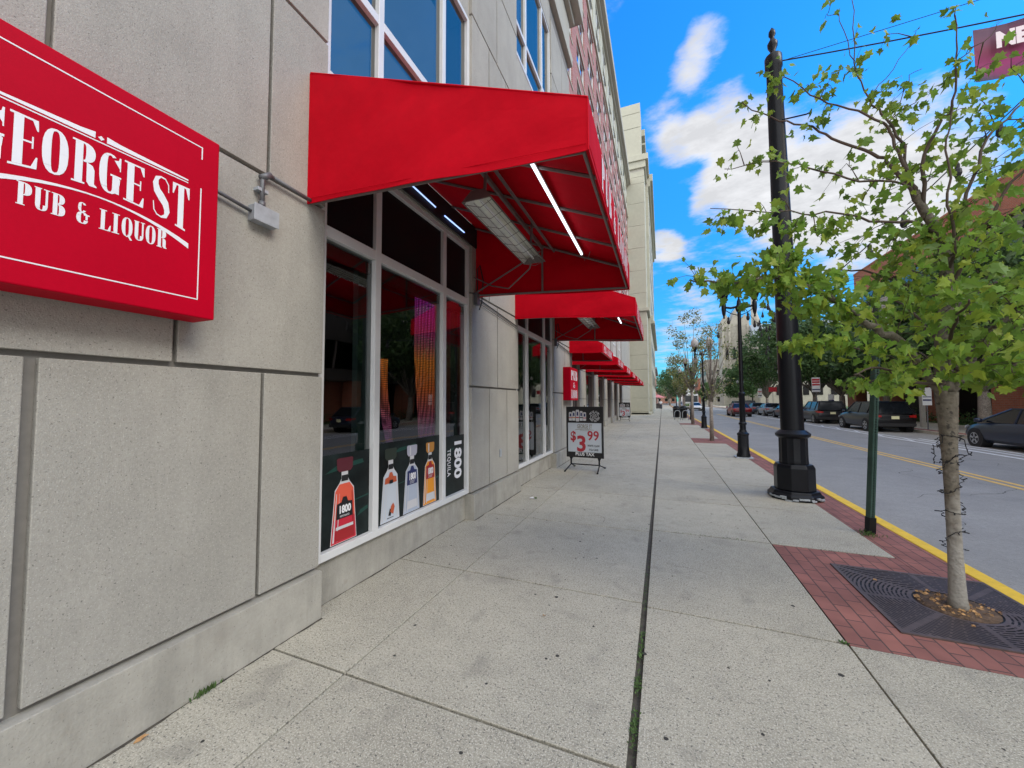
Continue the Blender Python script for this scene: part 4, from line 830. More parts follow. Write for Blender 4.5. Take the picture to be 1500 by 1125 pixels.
# tree grate
def grate(cx,cy,label):
    t=thing('tree_grate',(cx,cy,0),label,'tree grate','iron tree grates in the paving')
    x0,x1,y0,y1=1.49-2.07+cx,min(2.565,1.075-.585+cx+.0),cy-.58,cy+.60
    x1=2.565
    b=MB(); b.box(x0,x1,y0,y1,-.04,0.0008); b.build('pit','blackmat',t)
    b=MB(); F=.028; z0,z1=.001,.009
    b.box(x0,x1,y0,y0+F,z0,z1);b.box(x0,x1,y1-F,y1,z0,z1);b.box(x0,x0+F,y0+F,y1-F,z0,z1);b.box(x1-F,x1,y0+F,y1-F,z0,z1)
    r=.235
    def inside(x,y): return x0+F*.6<x<x1-F*.6 and y0+F*.6<y<y1-F*.6
    k=0
    while r<.86:
        w=.026 if r<.25 else .0155; n=int(2*math.pi*r/.024)
        for i in range(n):
            a,c=2*math.pi*i/n,2*math.pi*(i+1)/n; m=(a+c)/2
            if not inside(cx+(r+w/2)*math.cos(m),cy+(r+w/2)*math.sin(m)): continue
            b.add([(cx+q*math.cos(e),cy+q*math.sin(e),z1-.0015) for q,e in ((r,a),(r+w,a),(r+w,c),(r,c))],[(0,1,2,3)])
        ns=24
        for i in range(ns*2):
            if k%2!=i%2 and i%6: continue
            a=2*math.pi*i/(ns*2); hw=.02 if i%6==0 else .006; q0,q1=r+w,r+w+.011
            x,y=cx+(q0+.005)*math.cos(a),cy+(q0+.005)*math.sin(a)
            if not inside(x,y): continue
            ta=(-math.sin(a)*hw,math.cos(a)*hw)
            b.add([(cx+q*math.cos(a)+s*ta[0],cy+q*math.sin(a)+s*ta[1],z1-.002) for q,s in ((q0-.002,-1),(q1+.002,-1),(q1+.002,1),(q0-.002,1))],[(0,1,2,3)])
        r+=w+.0115; k+=1
    b.build('grate_bars','grate',t)
    b=MB(); b.lathe([(.225,0.0),(.225,.004),(.15,.012),(.05,.02)],(cx,cy,0.0015),20); b.build('litter_bed','mulch',t,True)
    return t
g1=grate(2.07,4.03,'iron tree grate with curved slots around the foot of the nearest tree')
random.seed(5)
def leaflit(pts,label,group=None):
    for x,y,s,l in pts:
        b=MB(); n=9; P=[]
        for i in range(n): a=2*math.pi*i/n+random.uniform(-.2,.2); r=s*(1 if i%2 else .5)*random.uniform(.8,1.2); P.append((x+r*math.cos(a),y+r*math.sin(a),.006+random.uniform(0,.012)))
        b.add([(x,y,.008)]+P,[(0,i+1,(i+1)%n+1) for i in range(n)]); o=b.build('fallen_leaf','deadleaf'); tag(recenter(o),l,'leaf','fallen leaves')
leaflit([(-2.33,1.07,.028,'tan fallen leaf at the foot of the wall, bottom left of the photo'),(1.72,4.35,.02,'small tan fallen leaf on the grate behind the trunk'),(-.85,2.75,.016,'small orange fallen leaf on the pavement left of the mossy joint'),(2.0,3.72,.018,'pale fallen leaf on the grate in front of the trunk')],'')
b=MB()
for k in range(120):
    a=random.uniform(0,6.28); r=random.uniform(.07,.23); x,y=2.07+r*math.cos(a),4.03+r*math.sin(a); s=random.uniform(.008,.02); th=random.uniform(0,3)
    b.add([(x-s*math.cos(th),y-s*math.sin(th),.02),(x+s*math.sin(th)*.5,y-s*.5*math.cos(th),.03),(x+s*math.cos(th),y+s*math.sin(th),.022),(x-s*math.sin(th)*.5,y+s*.5*math.cos(th),.018)],[(0,1,2,3)])
tag(b.build('leaf_litter','deadleaf'),'tan dry leaf scraps around the foot of the nearest tree','leaf litter',kind='stuff')
# gum spots, weeds in the joints, dirt line at the wall
b=MB()
for k in range(260):
    x=random.uniform(-2.3,2.1); y=random.uniform(1.0,13); r=random.uniform(.005,.016)*random.uniform(.6,1.1)
    if x>1.1 and 3.1<y<5.1: continue
    n=9; P=[(x+r*random.uniform(.75,1.2)*math.cos(6.283*i/n),y+r*random.uniform(.75,1.2)*math.sin(6.283*i/n),.0012) for i in range(n)]; b.add(P,[tuple(range(n))])
tag(b.build('gum_spots','gum'),'dark flattened gum spots scattered over the pavement','gum spots',kind='stuff')
def weeds(pts,name,label):
    b=MB()
    for x,y,sx,sy,h,n in pts:
        for k in range(n):
            px,py=random.gauss(x,sx),random.gauss(y,sy); a=random.uniform(0,6.28); s=random.uniform(.004,.012); hh=random.uniform(.2,1)*h
            b.add([(px,py,0),(px+s*math.cos(a),py+s*math.sin(a),hh*.6),(px+s*1.5*math.cos(a+.5),py+s*1.5*math.sin(a+.5),hh),(px+s*math.cos(a+1.2),py+s*math.sin(a+1.2),hh*.5)],[(0,1,2,3)])
    tag(b.build(name,'weed'),label,'weeds',kind='stuff')
weeds([(-.16,y,.006,.05,.012,n) for y,n in ((1.95,60),(2.02,90),(2.28,60),(2.33,50),(2.6,60),(2.75,30))]+[(-.16,3.3,.01,.3,.008,80),(-2.375,1.36,.010,.035,.045,90),(2.24,5.78,.05,.06,.05,150),(1.08,3.17,.012,.01,.012,40),(.5,5.05,.4,.006,.008,80)],'joint_weeds','small green weeds and moss growing in the pavement joints')
b=MB()
for (y0,y1,x) in ((-.5,2.13,-2.381),(2.14,4.56,-2.521),(4.57,6.37,-2.381),(6.38,8.80,-2.521),(8.81,10.8,-2.381)):
    y=y0; w0=.01
    while y<y1:
        y2=min(y1,y+random.uniform(.02,.05)); w1_=max(.003,min(.02,w0+random.gauss(0,.004))); b.add([(x,y,.0015),(x+w0,y,.0015),(x+w1_,y2,.0015),(x,y2,.0015)],[(0,1,2,3)]); y=y2; w0=w1_
tag(b.build('wall_foot_dirt','joint'),'dark dirt line where the wall meets the pavement','dirt',kind='stuff')
b=MB(); b.add([(-2.08,5.95,.004),(-2.02,5.98,.02),(-1.97,5.93,.006),(-2.03,5.90,.012)],[(0,1,2,3)]); b.add([(-2.0,5.93,.015),(-1.95,5.95,.03),(-1.93,5.90,.01)],[(0,1,2)],1); o=b.build('wrapper',['white','weed']); tag(recenter(o),'crumpled white and green wrapper on the pavement near the second window','litter')

def crack(b,x,y,a,n,z,w,step=.06):
    p=[x,y]; last=None
    for k in range(n):
        a+=random.gauss(0,.28); ww=w*random.uniform(.5,1.2)*(1-abs(2*k/n-1)*.5); dx,dy=-math.sin(a)*ww,math.cos(a)*ww
        cur=((p[0]-dx,p[1]-dy,z),(p[0]+dx,p[1]+dy,z))
        if last: b.add([last[0],last[1],cur[1],cur[0]],[(0,1,2,3)])
        last=cur; p=[p[0]+math.cos(a)*step,p[1]+math.sin(a)*step]
b=MB()
for x,y,a,n in ((4.2,9,1.2,60),(5.4,13,.3,40),(3.6,17,1.6,80),(8.2,14,1.5,90),(8.6,24,.2,30),(4.8,24,1.5,120),(3.4,6.5,.4,25),(6.0,7.6,2.6,30)): crack(b,x,y,a,n,-.1475,.008)
tag(b.build('road_cracks','gum'),'thin dark cracks wandering across the asphalt','cracks',kind='stuff')
b=MB()
for x,y,a,n in ((-1.1,5.3,.1,14),(.2,6.7,0,20),(.4,3.9,2.0,10)): crack(b,x,y,a,n,.0012,.0025,.05)
tag(b.build('pavement_cracks','gum'),'hairline cracks in the pavement slabs','cracks',kind='stuff')
# ================================================================ trees
BR=[([(2.07,4.0,0.0),(2.07,4.0,0.47),(2.07,4.0,0.99),(2.07,4.0,1.31),(2.07,4.0,1.66)],0.044,0.067),([(2.07,4.0,1.66),(2.07,4.02,1.95),(2.11,4.03,2.28),(2.14,4.05,2.61),(2.12,4.05,2.9),(2.02,4.05,3.16),(1.98,4.05,3.32)],0.055,0.026),([(2.08,4.0,1.58),(1.93,3.9,1.78),(1.71,3.75,2.03),(1.53,3.65,2.12),(1.41,3.6,2.21),(1.22,3.55,2.38),(1.11,3.5,2.44),(0.87,3.5,2.56),(0.53,3.45,2.55),(0.23,3.4,2.6)],0.036,0.006),([(2.08,4.0,1.6),(2.21,3.95,1.94),(2.26,3.9,2.09),(2.33,3.8,2.19),(2.43,3.7,2.23)],0.034,0.012),([(2.21,3.95,1.94),(2.53,4.2,2.11),(2.99,4.5,2.25)],0.018,0.008),([(2.02,4.05,3.16),(1.91,4.2,3.64),(1.83,4.3,3.84),(1.57,4.4,4.12),(1.36,4.4,4.31),(1.08,4.4,4.47),(0.8,4.4,4.72)],0.018,0.004),([(1.98,4.05,3.32),(1.96,4.1,3.5),(1.92,4.15,3.81),(1.86,4.2,4.05),(1.66,4.3,4.31),(1.41,4.35,4.57),(1.18,4.4,4.92)],0.016,0.004),([(1.99,4.05,3.26),(1.88,4.0,3.38),(1.44,3.8,3.41),(1.08,3.7,3.55),(0.87,3.65,3.61),(0.54,3.6,3.59)],0.011,0.003),([(2.11,4.05,2.93),(1.89,3.9,3.01),(1.64,3.8,3.01),(1.32,3.7,3.1),(0.98,3.6,3.11),(0.41,3.5,3.22)],0.014,0.003),([(2.02,4.05,3.16),(2.01,3.95,3.58),(2.08,3.9,3.78),(2.13,3.85,3.9),(2.14,3.8,4.25),(2.15,3.8,4.61)],0.015,0.003),([(1.99,4.1,3.43),(1.96,4.2,3.91),(1.87,4.3,4.24),(1.81,4.3,4.38),(1.73,4.3,4.75),(1.73,4.3,5.35)],0.012,0.003),([(2.14,4.05,2.61),(2.12,3.9,2.77),(2.05,3.8,3.07),(2.03,3.75,3.47),(2.04,3.7,3.74)],0.013,0.004),([(2.16,4.05,2.72),(2.33,4.1,3.27),(2.51,4.2,3.73),(2.79,4.3,4.03),(3.02,4.4,4.26)],0.014,0.005),([(2.13,4.05,2.45),(2.28,3.9,2.91),(2.44,3.8,3.24),(2.55,3.7,3.4)],0.016,0.005),([(2.12,4.05,2.23),(2.44,4.3,2.48),(2.92,4.6,2.72),(3.38,4.8,2.87)],0.018,0.006),([(2.13,4.05,2.39),(1.97,4.2,2.57),(1.79,4.3,2.74),(1.57,4.5,2.87),(1.27,4.6,2.91)],0.014,0.004),([(2.07,4.0,1.74),(1.75,3.7,1.73),(1.47,3.5,1.83),(1.28,3.4,1.78)],0.014,0.005),([(2.08,4.0,1.79),(2.02,3.6,1.81),(2.04,3.3,1.83)],0.014,0.005),([(1.71,3.75,2.03),(1.4,3.6,1.99),(1.13,3.55,2.05),(0.92,3.5,2.03)],0.008,0.003),([(2.08,4.0,1.95),(2.14,4.4,2.3),(2.1,4.7,2.56),(2.03,4.9,2.69)],0.014,0.004),([(2.08,4.0,1.95),(1.88,3.5,2.14),(1.73,3.1,2.2)],0.014,0.005),([(2.12,4.05,2.17),(2.56,4.6,2.36),(2.93,5.0,2.55)],0.012,0.005),([(2.13,3.8,4.17),(2.28,3.8,4.27),(2.39,3.8,4.39)],0.004,0.002),([(1.9,4.2,3.97),(2.09,4.3,4.43),(2.19,4.3,4.52)],0.004,0.002),([(1.73,4.3,4.75),(1.63,4.3,5.18),(1.54,4.3,5.29)],0.004,0.002),([(1.81,4.3,4.38),(2.0,4.3,4.58),(2.15,4.3,4.82)],0.004,0.002)]
CL=[(0.28,3.4,2.62,0.11,0.15,0.06,20),(0.49,3.45,2.58,0.12,0.15,0.07,26),(0.69,3.5,2.56,0.13,0.2,0.11,46),(0.87,3.5,2.56,0.13,0.2,0.13,60),(1.04,3.55,2.52,0.12,0.2,0.12,50),(1.21,3.6,2.48,0.12,0.2,0.13,46),(0.95,3.6,2.74,0.1,0.2,0.07,22),(1.11,3.6,2.33,0.13,0.2,0.07,26),(1.29,3.6,2.29,0.1,0.2,0.12,44),(0.97,3.5,2.03,0.07,0.1,0.05,24),(1.14,3.5,2.04,0.11,0.15,0.06,30),(1.32,3.6,2.02,0.09,0.2,0.08,26),(1.35,3.4,1.72,0.1,0.15,0.05,40),(1.54,3.5,1.72,0.1,0.2,0.08,46),(1.74,3.6,1.87,0.11,0.3,0.1,46),(1.52,3.6,1.93,0.1,0.2,0.1,44),(1.69,3.7,2.2,0.11,0.4,0.12,46),(1.57,3.9,2.41,0.11,0.4,0.13,40),(1.75,4.0,2.65,0.13,0.4,0.15,60),(1.9,3.9,2.6,0.11,0.5,0.16,70),(1.81,3.7,2.29,0.1,0.5,0.13,60),(1.94,3.6,2.3,0.1,0.5,0.15,80),(2.01,3.5,1.99,0.1,0.4,0.14,80),(1.92,3.6,1.79,0.1,0.4,0.09,50),(2.03,3.5,1.81,0.09,0.3,0.08,46),(2.08,3.4,1.71,0.05,0.3,0.09,40),(2.23,3.6,1.99,0.08,0.4,0.19,80),(2.27,3.8,2.37,0.11,0.5,0.17,90),(2.54,4.0,2.55,0.12,0.6,0.22,90),(2.19,3.9,2.72,0.13,0.5,0.15,90),(2.1,4.0,2.93,0.13,0.4,0.15,80),(2.37,4.0,2.94,0.11,0.4,0.11,46),(2.13,3.9,3.05,0.09,0.3,0.08,40),(1.98,4.0,2.9,0.1,0.3,0.11,50),(1.81,4.0,2.93,0.12,0.3,0.1,46),(1.63,4.0,2.99,0.12,0.3,0.09,34),(1.6,4.0,3.26,0.12,0.3,0.09,16),(1.38,3.8,3.06,0.13,0.2,0.08,30),(1.19,3.7,2.94,0.1,0.2,0.06,26),(1.04,3.65,3.03,0.1,0.2,0.08,28),(0.79,3.6,3.08,0.12,0.15,0.06,26),(0.51,3.5,3.13,0.11,0.15,0.07,20),(0.64,3.55,3.14,0.09,0.1,0.05,12),(0.81,3.6,2.82,0.06,0.1,0.05,10),(0.94,3.6,3.25,0.07,0.1,0.05,5),(0.64,3.6,3.76,0.05,0.1,0.03,5),(0.56,3.6,3.57,0.06,0.1,0.05,6),(0.88,3.6,3.64,0.09,0.1,0.05,12),(1.09,3.7,3.53,0.09,0.1,0.05,14),(1.26,3.8,3.52,0.1,0.1,0.05,12),(1.52,4.0,3.64,0.08,0.2,0.07,14),(1.56,4.0,3.48,0.11,0.2,0.04,10),(1.74,4.0,3.45,0.1,0.2,0.05,9),(0.83,4.4,4.71,0.06,0.1,0.04,6),(0.97,4.4,4.52,0.12,0.1,0.07,12),(1.13,4.4,4.9,0.13,0.1,0.09,22),(1.1,4.4,4.77,0.11,0.1,0.07,14),(1.37,4.35,4.67,0.09,0.1,0.06,12),(1.49,4.35,4.36,0.11,0.1,0.08,16),(1.34,4.4,4.27,0.1,0.1,0.05,10),(1.54,4.3,4.63,0.12,0.1,0.08,20),(1.72,4.3,4.68,0.1,0.1,0.11,24),(1.88,4.25,4.36,0.12,0.1,0.09,26),(1.94,4.2,4.08,0.12,0.2,0.1,26),(2.03,4.1,4.1,0.12,0.2,0.1,26),(2.02,4.2,4.34,0.08,0.2,0.06,14),(1.93,4.1,3.78,0.09,0.2,0.09,24),(2.05,4.1,3.57,0.12,0.2,0.09,26),(2.12,4.0,3.43,0.09,0.2,0.09,20),(2.09,4.0,3.72,0.09,0.2,0.08,14),(2.17,3.9,3.85,0.09,0.2,0.07,26),(2.44,4.1,3.98,0.09,0.2,0.09,24),(2.43,4.1,3.76,0.08,0.2,0.07,22),(1.78,4.0,3.28,0.11,0.3,0.06,12),(1.9,4.0,3.2,0.06,0.3,0.07,10),(2.39,4.0,3.42,0.11,0.3,0.09,24),(2.64,4.2,3.76,0.08,0.2,0.07,26),(2.54,4.0,3.39,0.06,0.3,0.1,24),(2.35,4.0,3.19,0.09,0.3,0.09,26),(2.67,4.2,4.27,0.06,0.2,0.06,12),(2.35,4.0,4.15,0.08,0.2,0.05,12),(2.24,3.9,4.27,0.08,0.2,0.07,8),(2.14,3.8,4.57,0.04,0.1,0.04,8),(1.97,4.3,4.92,0.04,0.1,0.08,7),(1.74,4.3,4.98,0.02,0.1,0.03,3),(1.55,4.3,5.29,0.06,0.1,0.06,9),(2.11,3.8,4.12,0.06,0.1,0.07,8),(2.15,4.3,4.79,0.04,0.1,0.05,4),(2.77,4.0,3.02,0.16,0.7,0.31,120),(2.73,4.0,2.27,0.17,0.8,0.3,140),(2.9,4.2,3.75,0.14,0.6,0.21,60),(2.48,4.6,2.56,0.22,0.4,0.31,110),(2.73,4.6,2.23,0.21,0.4,0.3,90),(2.16,4.6,2.66,0.19,0.4,0.26,60)]

def leaf_add(b,p,s,rnd):
    """one five-lobed drooping maple leaf"""
    out=[(0,0),(.16,-.10),(.30,-.02),(.28,.18),(.52,.22),(.36,.42),(.42,.60),(.20,.58),(0,1.0),(-.20,.58),(-.42,.60),(-.36,.42),(-.52,.22),(-.28,.18),(-.30,-.02),(-.16,-.10)]
    d=Vector((rnd.gauss(0,.55),rnd.gauss(0,.55),-abs(rnd.gauss(.75,.35)))).normalized()
    sd=d.cross(Vector((rnd.gauss(0,1),rnd.gauss(0,1),rnd.gauss(0,.5)))).normalized(); nn=d.cross(sd)
    cup=rnd.uniform(-.15,.75); cv=rnd.uniform(.05,.5); jx=rnd.uniform(.8,1.15)
    vs=[p+(sd*u*jx*rnd.uniform(.85,1.12)+d*v*rnd.uniform(.9,1.08)+nn*(abs(u)*cup-cv*v*v))*s for u,v in out]+[p+(d*.35-nn*.02)*s]
    c=len(out); b.add(vs,[(c,i,(i+1)%c) for i in range(c)])
mt=thing('maple_tree',(2.07,4.0,0),'young leafy maple with a pale trunk in the iron grate, nearest tree','tree')
b=MB(); tw=MB()
rnd=random.Random(11)
def smooth(pts,n=4):
    P=[Vector(p) for p in pts]; o=[]
    for i in range(len(P)-1):
        p0=P[max(i-1,0)];p1=P[i];p2=P[i+1];p3=P[min(i+2,len(P)-1)]
        for k in range(n):
            t=k/n; o.append(.5*((2*p1)+(-p0+p2)*t+(2*p0-5*p1+4*p2-p3)*t*t+(-p0+3*p1-3*p2+p3)*t*t*t))
    return o+[P[-1]]
nodes=[]
for i,(pts,r0,r1) in enumerate(BR):
    sp=smooth(pts); n=len(sp)
    if i>1: sp=[p+Vector((rnd.gauss(0,.008),rnd.gauss(0,.008),rnd.gauss(0,.008))) if 0<k<n-1 else p for k,p in enumerate(sp)]
    rr=[r0+(r1-r0)*k/(n-1) for k in range(n)]
    if i==0: rr=[.062,.052,.047,.044,.042,.041,.041,.041,.042,.043,.045,.047,.050,.054,.059,.064,.067][:n]
    (b if i<4 else tw).tube(sp,rr,14 if i<2 else 7)
    if i>0: nodes+=list(zip(sp,rr))
b.build('trunk','bark2',mt,True)
lf=MB(); tg=tw
for x,y,z,sx,sy,sz,n in CL:
    c=Vector((x,y,z)); near=min(nodes,key=lambda q:(q[0]-c).length)
    P=[]
    for k in range(int(n*(1.7 if x<1.35 and z<2.85 else 1.0))):
        p=Vector((rnd.gauss(x,sx*.62),rnd.gauss(y,sy*.8),rnd.gauss(z,sz*.62))); P.append(p); leaf_add(lf,p,rnd.uniform(.042,.092),rnd)
    # twigs from the nearest branch out to some leaves
    a=near[0]; mid=a.lerp(c,.6)+Vector((0,0,.02))
    if (a-c).length>.06: tg.tube([a,mid,c],[.005,.003,.002],5)
    for p in P[::8]:
        q=min(((a.lerp(c,t)) for t in (.2,.5,.8,1)),key=lambda e:(e-p).length)
        if (q-p).length>.02: tg.tube([q,q.lerp(p,.5)+Vector((0,0,.015)),p],[.0028,.002,.0013],4)
lf.build('crown','leaf',mt); tg.build('branches','twig',mt,True)
# wire of small lights wound on the trunk
ls=MB(); pts=[]
for k in range(220):
    t=k/219; z=.42+t*1.0; a=t*2*math.pi*5.3; r=.048+.012*math.sin(k*1.7)+.008
    pts.append((2.07+r*math.cos(a),4.0+r*math.sin(a),z+.035*math.sin(a*1.3+2)))
ls.tube(pts,.0028,4)
for k in range(0,220,5):
    p=Vector(pts[k]); d=Vector((p.x-2.07,p.y-4,rnd.uniform(-.05,.05))).normalized(); ls.tube([p,p+d*rnd.uniform(.015,.03)],.004,4)
for s,y0 in ((-1,3.95),(1,4.02)):
    p=Vector((2.07+s*.06,y0,1.32)); q=[p]
    for k in range(14): p=p+Vector((s*rnd.uniform(-.005,.03) if k<7 else -s*rnd.uniform(0,.035),rnd.uniform(-.01,.01),-rnd.uniform(.0,.05) if k<9 else rnd.uniform(-.02,.02))); q.append(p)
    ls.tube(q,.0028,4)
    for e in q[1:]: ls.tube([e,e+Vector((rnd.uniform(-.02,.02),0,rnd.uniform(-.02,.02)))],.004,4)
o=ls.build('light_string','cable'); tag(recenter(o),'black wire of tiny lights wound round the pale maple trunk','light string')

def tree(name,x,y,h,cr,ch,zc,lm,n,ls_,label,group,trunk_r=.14,seed=1,lean=0,bare=0,ncl=26,fork=None,flat=1.0):
    rnd=random.Random(seed); t=thing(name,(x,y,0),label,'tree',group)
    b=MB(); zf=fork or zc-ch*.75
    b.tube([(x,y,-.15),(x+lean*.3,y,zf*.5),(x+lean*.6,y,zf)],[trunk_r*1.25,trunk_r,trunk_r*.85],10)
    cl=[]
    while len(cl)<ncl:
        u,v,w=rnd.uniform(-1,1),rnd.uniform(-1,1),rnd.uniform(-1,1)
        d=u*u+v*v+w*w
        if d>1 or d<.12: continue
        cl.append(Vector((x+lean+u*cr,y+v*cr,zc+w*ch*(1 if w>0 else flat))))
    f=MB()
    for c in cl:
        base=Vector((x+lean*.6,y,zf+rnd.uniform(-.1,.6)*(c.z-zf)*.4)); md=base.lerp(c,.5)+Vector((0,0,-.05*(c-base).length))
        b.tube([base,md,c],[trunk_r*.42,trunk_r*.22,trunk_r*.07],5)
        rad=cr*rnd.uniform(.26,.42)
        m=int(n/ncl*rnd.uniform(.7,1.3)*(1-bare))
        for k in range(m):
            g=Vector((rnd.gauss(0,1),rnd.gauss(0,1),rnd.gauss(0,.75))); g=g.normalized()*rad*(rnd.random()**.4)
            p=c+g; s=ls_*rnd.uniform(.6,1.3)
            a=Vector((rnd.gauss(0,1),rnd.gauss(0,1),rnd.gauss(0,.8))).normalized(); q=a.orthogonal().normalized(); q.rotate(Matrix.Rotation(rnd.uniform(0,6.28),3,a)); e=a.cross(q)
            f.add([p-q*s,p-e*s*.55+a*s*.15,p+q*s,p+e*s*.55+a*s*.15],[(0,1,2,3)])
        if bare:
            for k in range(5):
                e=c+Vector((rnd.gauss(0,1),rnd.gauss(0,1),rnd.gauss(.6,.7)))*rad*.9; b.tube([c,c.lerp(e,.5)+Vector((rnd.gauss(0,.04),0,0)),e],[trunk_r*.08,trunk_r*.05,trunk_r*.03],4)
    b.build('trunk','bark',t,True); f.build('crown',lm,t)
    return t
GT='young trees in the near pavement'
tree('street_tree',1.82,17.0,5,.95,1.5,3.3,'leafyel',900,.045,'thin-leaved young tree with bare upper twigs behind the first street lamp',GT,.07,3,0,.35,22,1.55)
tree('street_tree',1.9,28.3,7,1.5,2.6,5.0,'leafyel',2600,.07,'taller sparse olive-green young tree past the second street lamp',GT,.09,7,0,.2,26,2.2)
tree('street_tree',2.0,40,6,1.4,1.7,3.8,'leafyel',2200,.08,'small yellow-green tree by the litter bin down the pavement',GT,.08,9,0,.1,20,1.9)
tree('street_tree',2.0,52,6.5,1.5,1.8,4.3,'leafdark',2200,.1,'small darker green tree farther down the near pavement',GT,.09,12,0,0,20,2.0)
GD='large dark trees across the road'
for i,(x,y,zc,cr,ch,l) in enumerate([(15.4,27,6.6,4.0,3.0,'dark green tree right of the white band, mostly hidden behind the maple crown'),(15.6,36.5,4.9,3.3,2.3,'low spreading dark tree in front of the white band building'),(15.6,44,5.9,3.7,3.0,'dark spreading tree directly right of the tall black pole'),(16.0,52,7.0,4.2,4.0,'dense dark tree just behind the tall black pole'),(16.5,62,8.6,4.8,5.0,'tallest dense green tree left of the tall black pole'),(16.5,75,8.2,4.6,4.6,'dense green tree behind the nearest street lamp'),(15.0,90,5.4,3.6,3.4,'smaller green tree right of the stone tower foot')]):
    tree('dark_tree',x,y,10,cr,ch,zc,'leafdark',15000,.19,l,GD,.24,20+i,0,0,46,2.0,.75)
GF='trees at the far end of the street'
for i,(x,y,zc,cr,ch,l) in enumerate([(2.6,150,8.0,4.2,4.6,'round green tree closing the pavement, past the last street lamp'),(7.5,190,8,5,4.5,'green tree at the far end of the road, behind the bus'),(-2.0,215,9,6,5,'green tree behind the farthest left building'),(12.5,120,4.6,2.6,2.6,'small green tree beyond the stone tower foot'),(-5.5,170,7,4.5,4.5,'dark green tree just past the farthest left building'),(3.5,240,8,7,5,'wide green tree blocking the end of the road')]):
    tree('far_tree',x,y,10,cr,ch,zc,'leafdark',2600,.3,l,GF,.3,50+i,0,0,24,2.4)
b=MB(); rnd=random.Random(8)
for y0,y1 in ((20,48),(52,80)):
    for k in range(2600):
        x=17.9+rnd.gauss(0,.35); y=rnd.uniform(y0,y1); z=abs(rnd.gauss(.3,.28)); s=.07
        a=Vector((rnd.gauss(0,1),rnd.gauss(0,1),rnd.gauss(0,1))).normalized(); q=a.orthogonal().normalized(); e=a.cross(q); p=Vector((x,y,z)); b.add([p-q*s,p-e*s*.5,p+q*s,p+e*s*.5],[(0,1,2,3)])
tag(b.build('hedge_planting','leafdark'),'low dark shrubs along the lawn before the office building','shrubs',kind='stuff')
# ================================================================ cables, banner
def cable(pts,r,label,name='cable',n=10,sag=0.0,bulbs=0):
    P=[Vector(p) for p in pts]; q=[]
    for i in range(len(P)-1):
        for k in range(n): t=k/n; p=P[i].lerp(P[i+1],t); p.z-=sag*4*t*(1-t); q.append(p)
    q.append(P[-1]); b=MB(); b.tube(q,r,5)
    for k in range(bulbs):
        p=q[int((k+.5)/bulbs*(len(q)-1))]; b.lathe([(.012,0),(.03,-.04),(.03,-.10),(.045,-.12),(.05,-.18),(.03,-.23),(.005,-.24)][::-1],(p.x,p.y,p.z),8)
    o=b.build(name,'cable'); tag(recenter(o),label,'cable')
cable([(1.95,7.55,7.50),(9.5,7.6,6.95),(15,8,7.6)],.011,'thick span wire from the tall pole top out over the road carrying the banner',sag=.12)
cable([(1.95,7.55,7.48),(9.5,7.6,7.75)],.005,'thin wire running beside the span wire above the banner')
cable([(2.05,7.6,3.05),(3.4,7.6,4.35),(5.0,7.6,6.0),(8,7.6,9.2)],.009,'steep festoon cable with hanging lamp holders at the right edge','festoon_cable',bulbs=9)
cable([(2.2,12.2,4.25),(4.6,20,5.0),(6.6,30,4.9),(13.1,52,4.6)],.008,'festoon cable with dark lamp holders from the nearest street lamp across the road','festoon_cable',bulbs=13,sag=.25)
cable([(1.9,7.55,3.2),(3.6,16,5.4),(4.9,24,5.9),(13.1,52,5.1)],.008,'higher festoon cable crossing the road in front of the stone hall','festoon_cable',bulbs=12,sag=.3)
cable([(2.0,24,4.4),(2.0,12.3,4.3)],.006,'festoon cable between the first and second street lamps','festoon_cable',bulbs=5,sag=.2)
bn=thing('street_banner',(6.4,7.6,6.34),'maroon and purple banner with large pale letters hanging over the road, top right','banner')
def bannermat():
    m=mat('banner_print',(.22,.03,.09),.7); nt=m.node_tree; N=nt.nodes; L=nt.links; tc=N.new('ShaderNodeTexCoord'); sp=N.new('ShaderNodeSeparateXYZ'); L.new(tc.outputs['Object'],sp.inputs[0]); nz=N.new('ShaderNodeTexNoise'); nz.inputs['Scale'].default_value=1.5; L.new(tc.outputs['Object'],nz.inputs[0])
    ad=N.new('ShaderNodeMath'); ad.operation='MULTIPLY_ADD'; ad.inputs[1].default_value=.5; L.new(nz.outputs[0],ad.inputs[0]); L.new(sp.outputs[2],ad.inputs[2])
    cr=N.new('ShaderNodeValToRGB'); e=cr.color_ramp.elements; e[0].position=.28; e[0].color=(.05,.045,.09,1); e[1].position=1.0; e[1].color=(.12,.05,.10,1); q=e.new(.5); q.color=(.30,.02,.14,1); q=e.new(.8); q.color=(.20,.02,.07,1); L.new(ad.outputs[0],cr.inputs[0]); L.new(cr.outputs[0],N['Principled BSDF'].inputs['Base Color']); return m
M['banner']=bannermat()
b=MB(); n=20
vs=[(4.46+3.9*i/n,7.6+.04*math.sin(i*.9),z) for z in (6.34,7.15) for i in range(n+1)]; b.add(vs,[(i,i+1,n+2+i,n+1+i) for i in range(n)]); b.build('cloth','banner',bn,sol=.004)
text_mb('NE',.31,lambda u,v,w:(4.66+u,7.545-w,6.76+v),sx=.85,bold=.018,ext=.002).build('banner_lettering','whitecloth',bn)
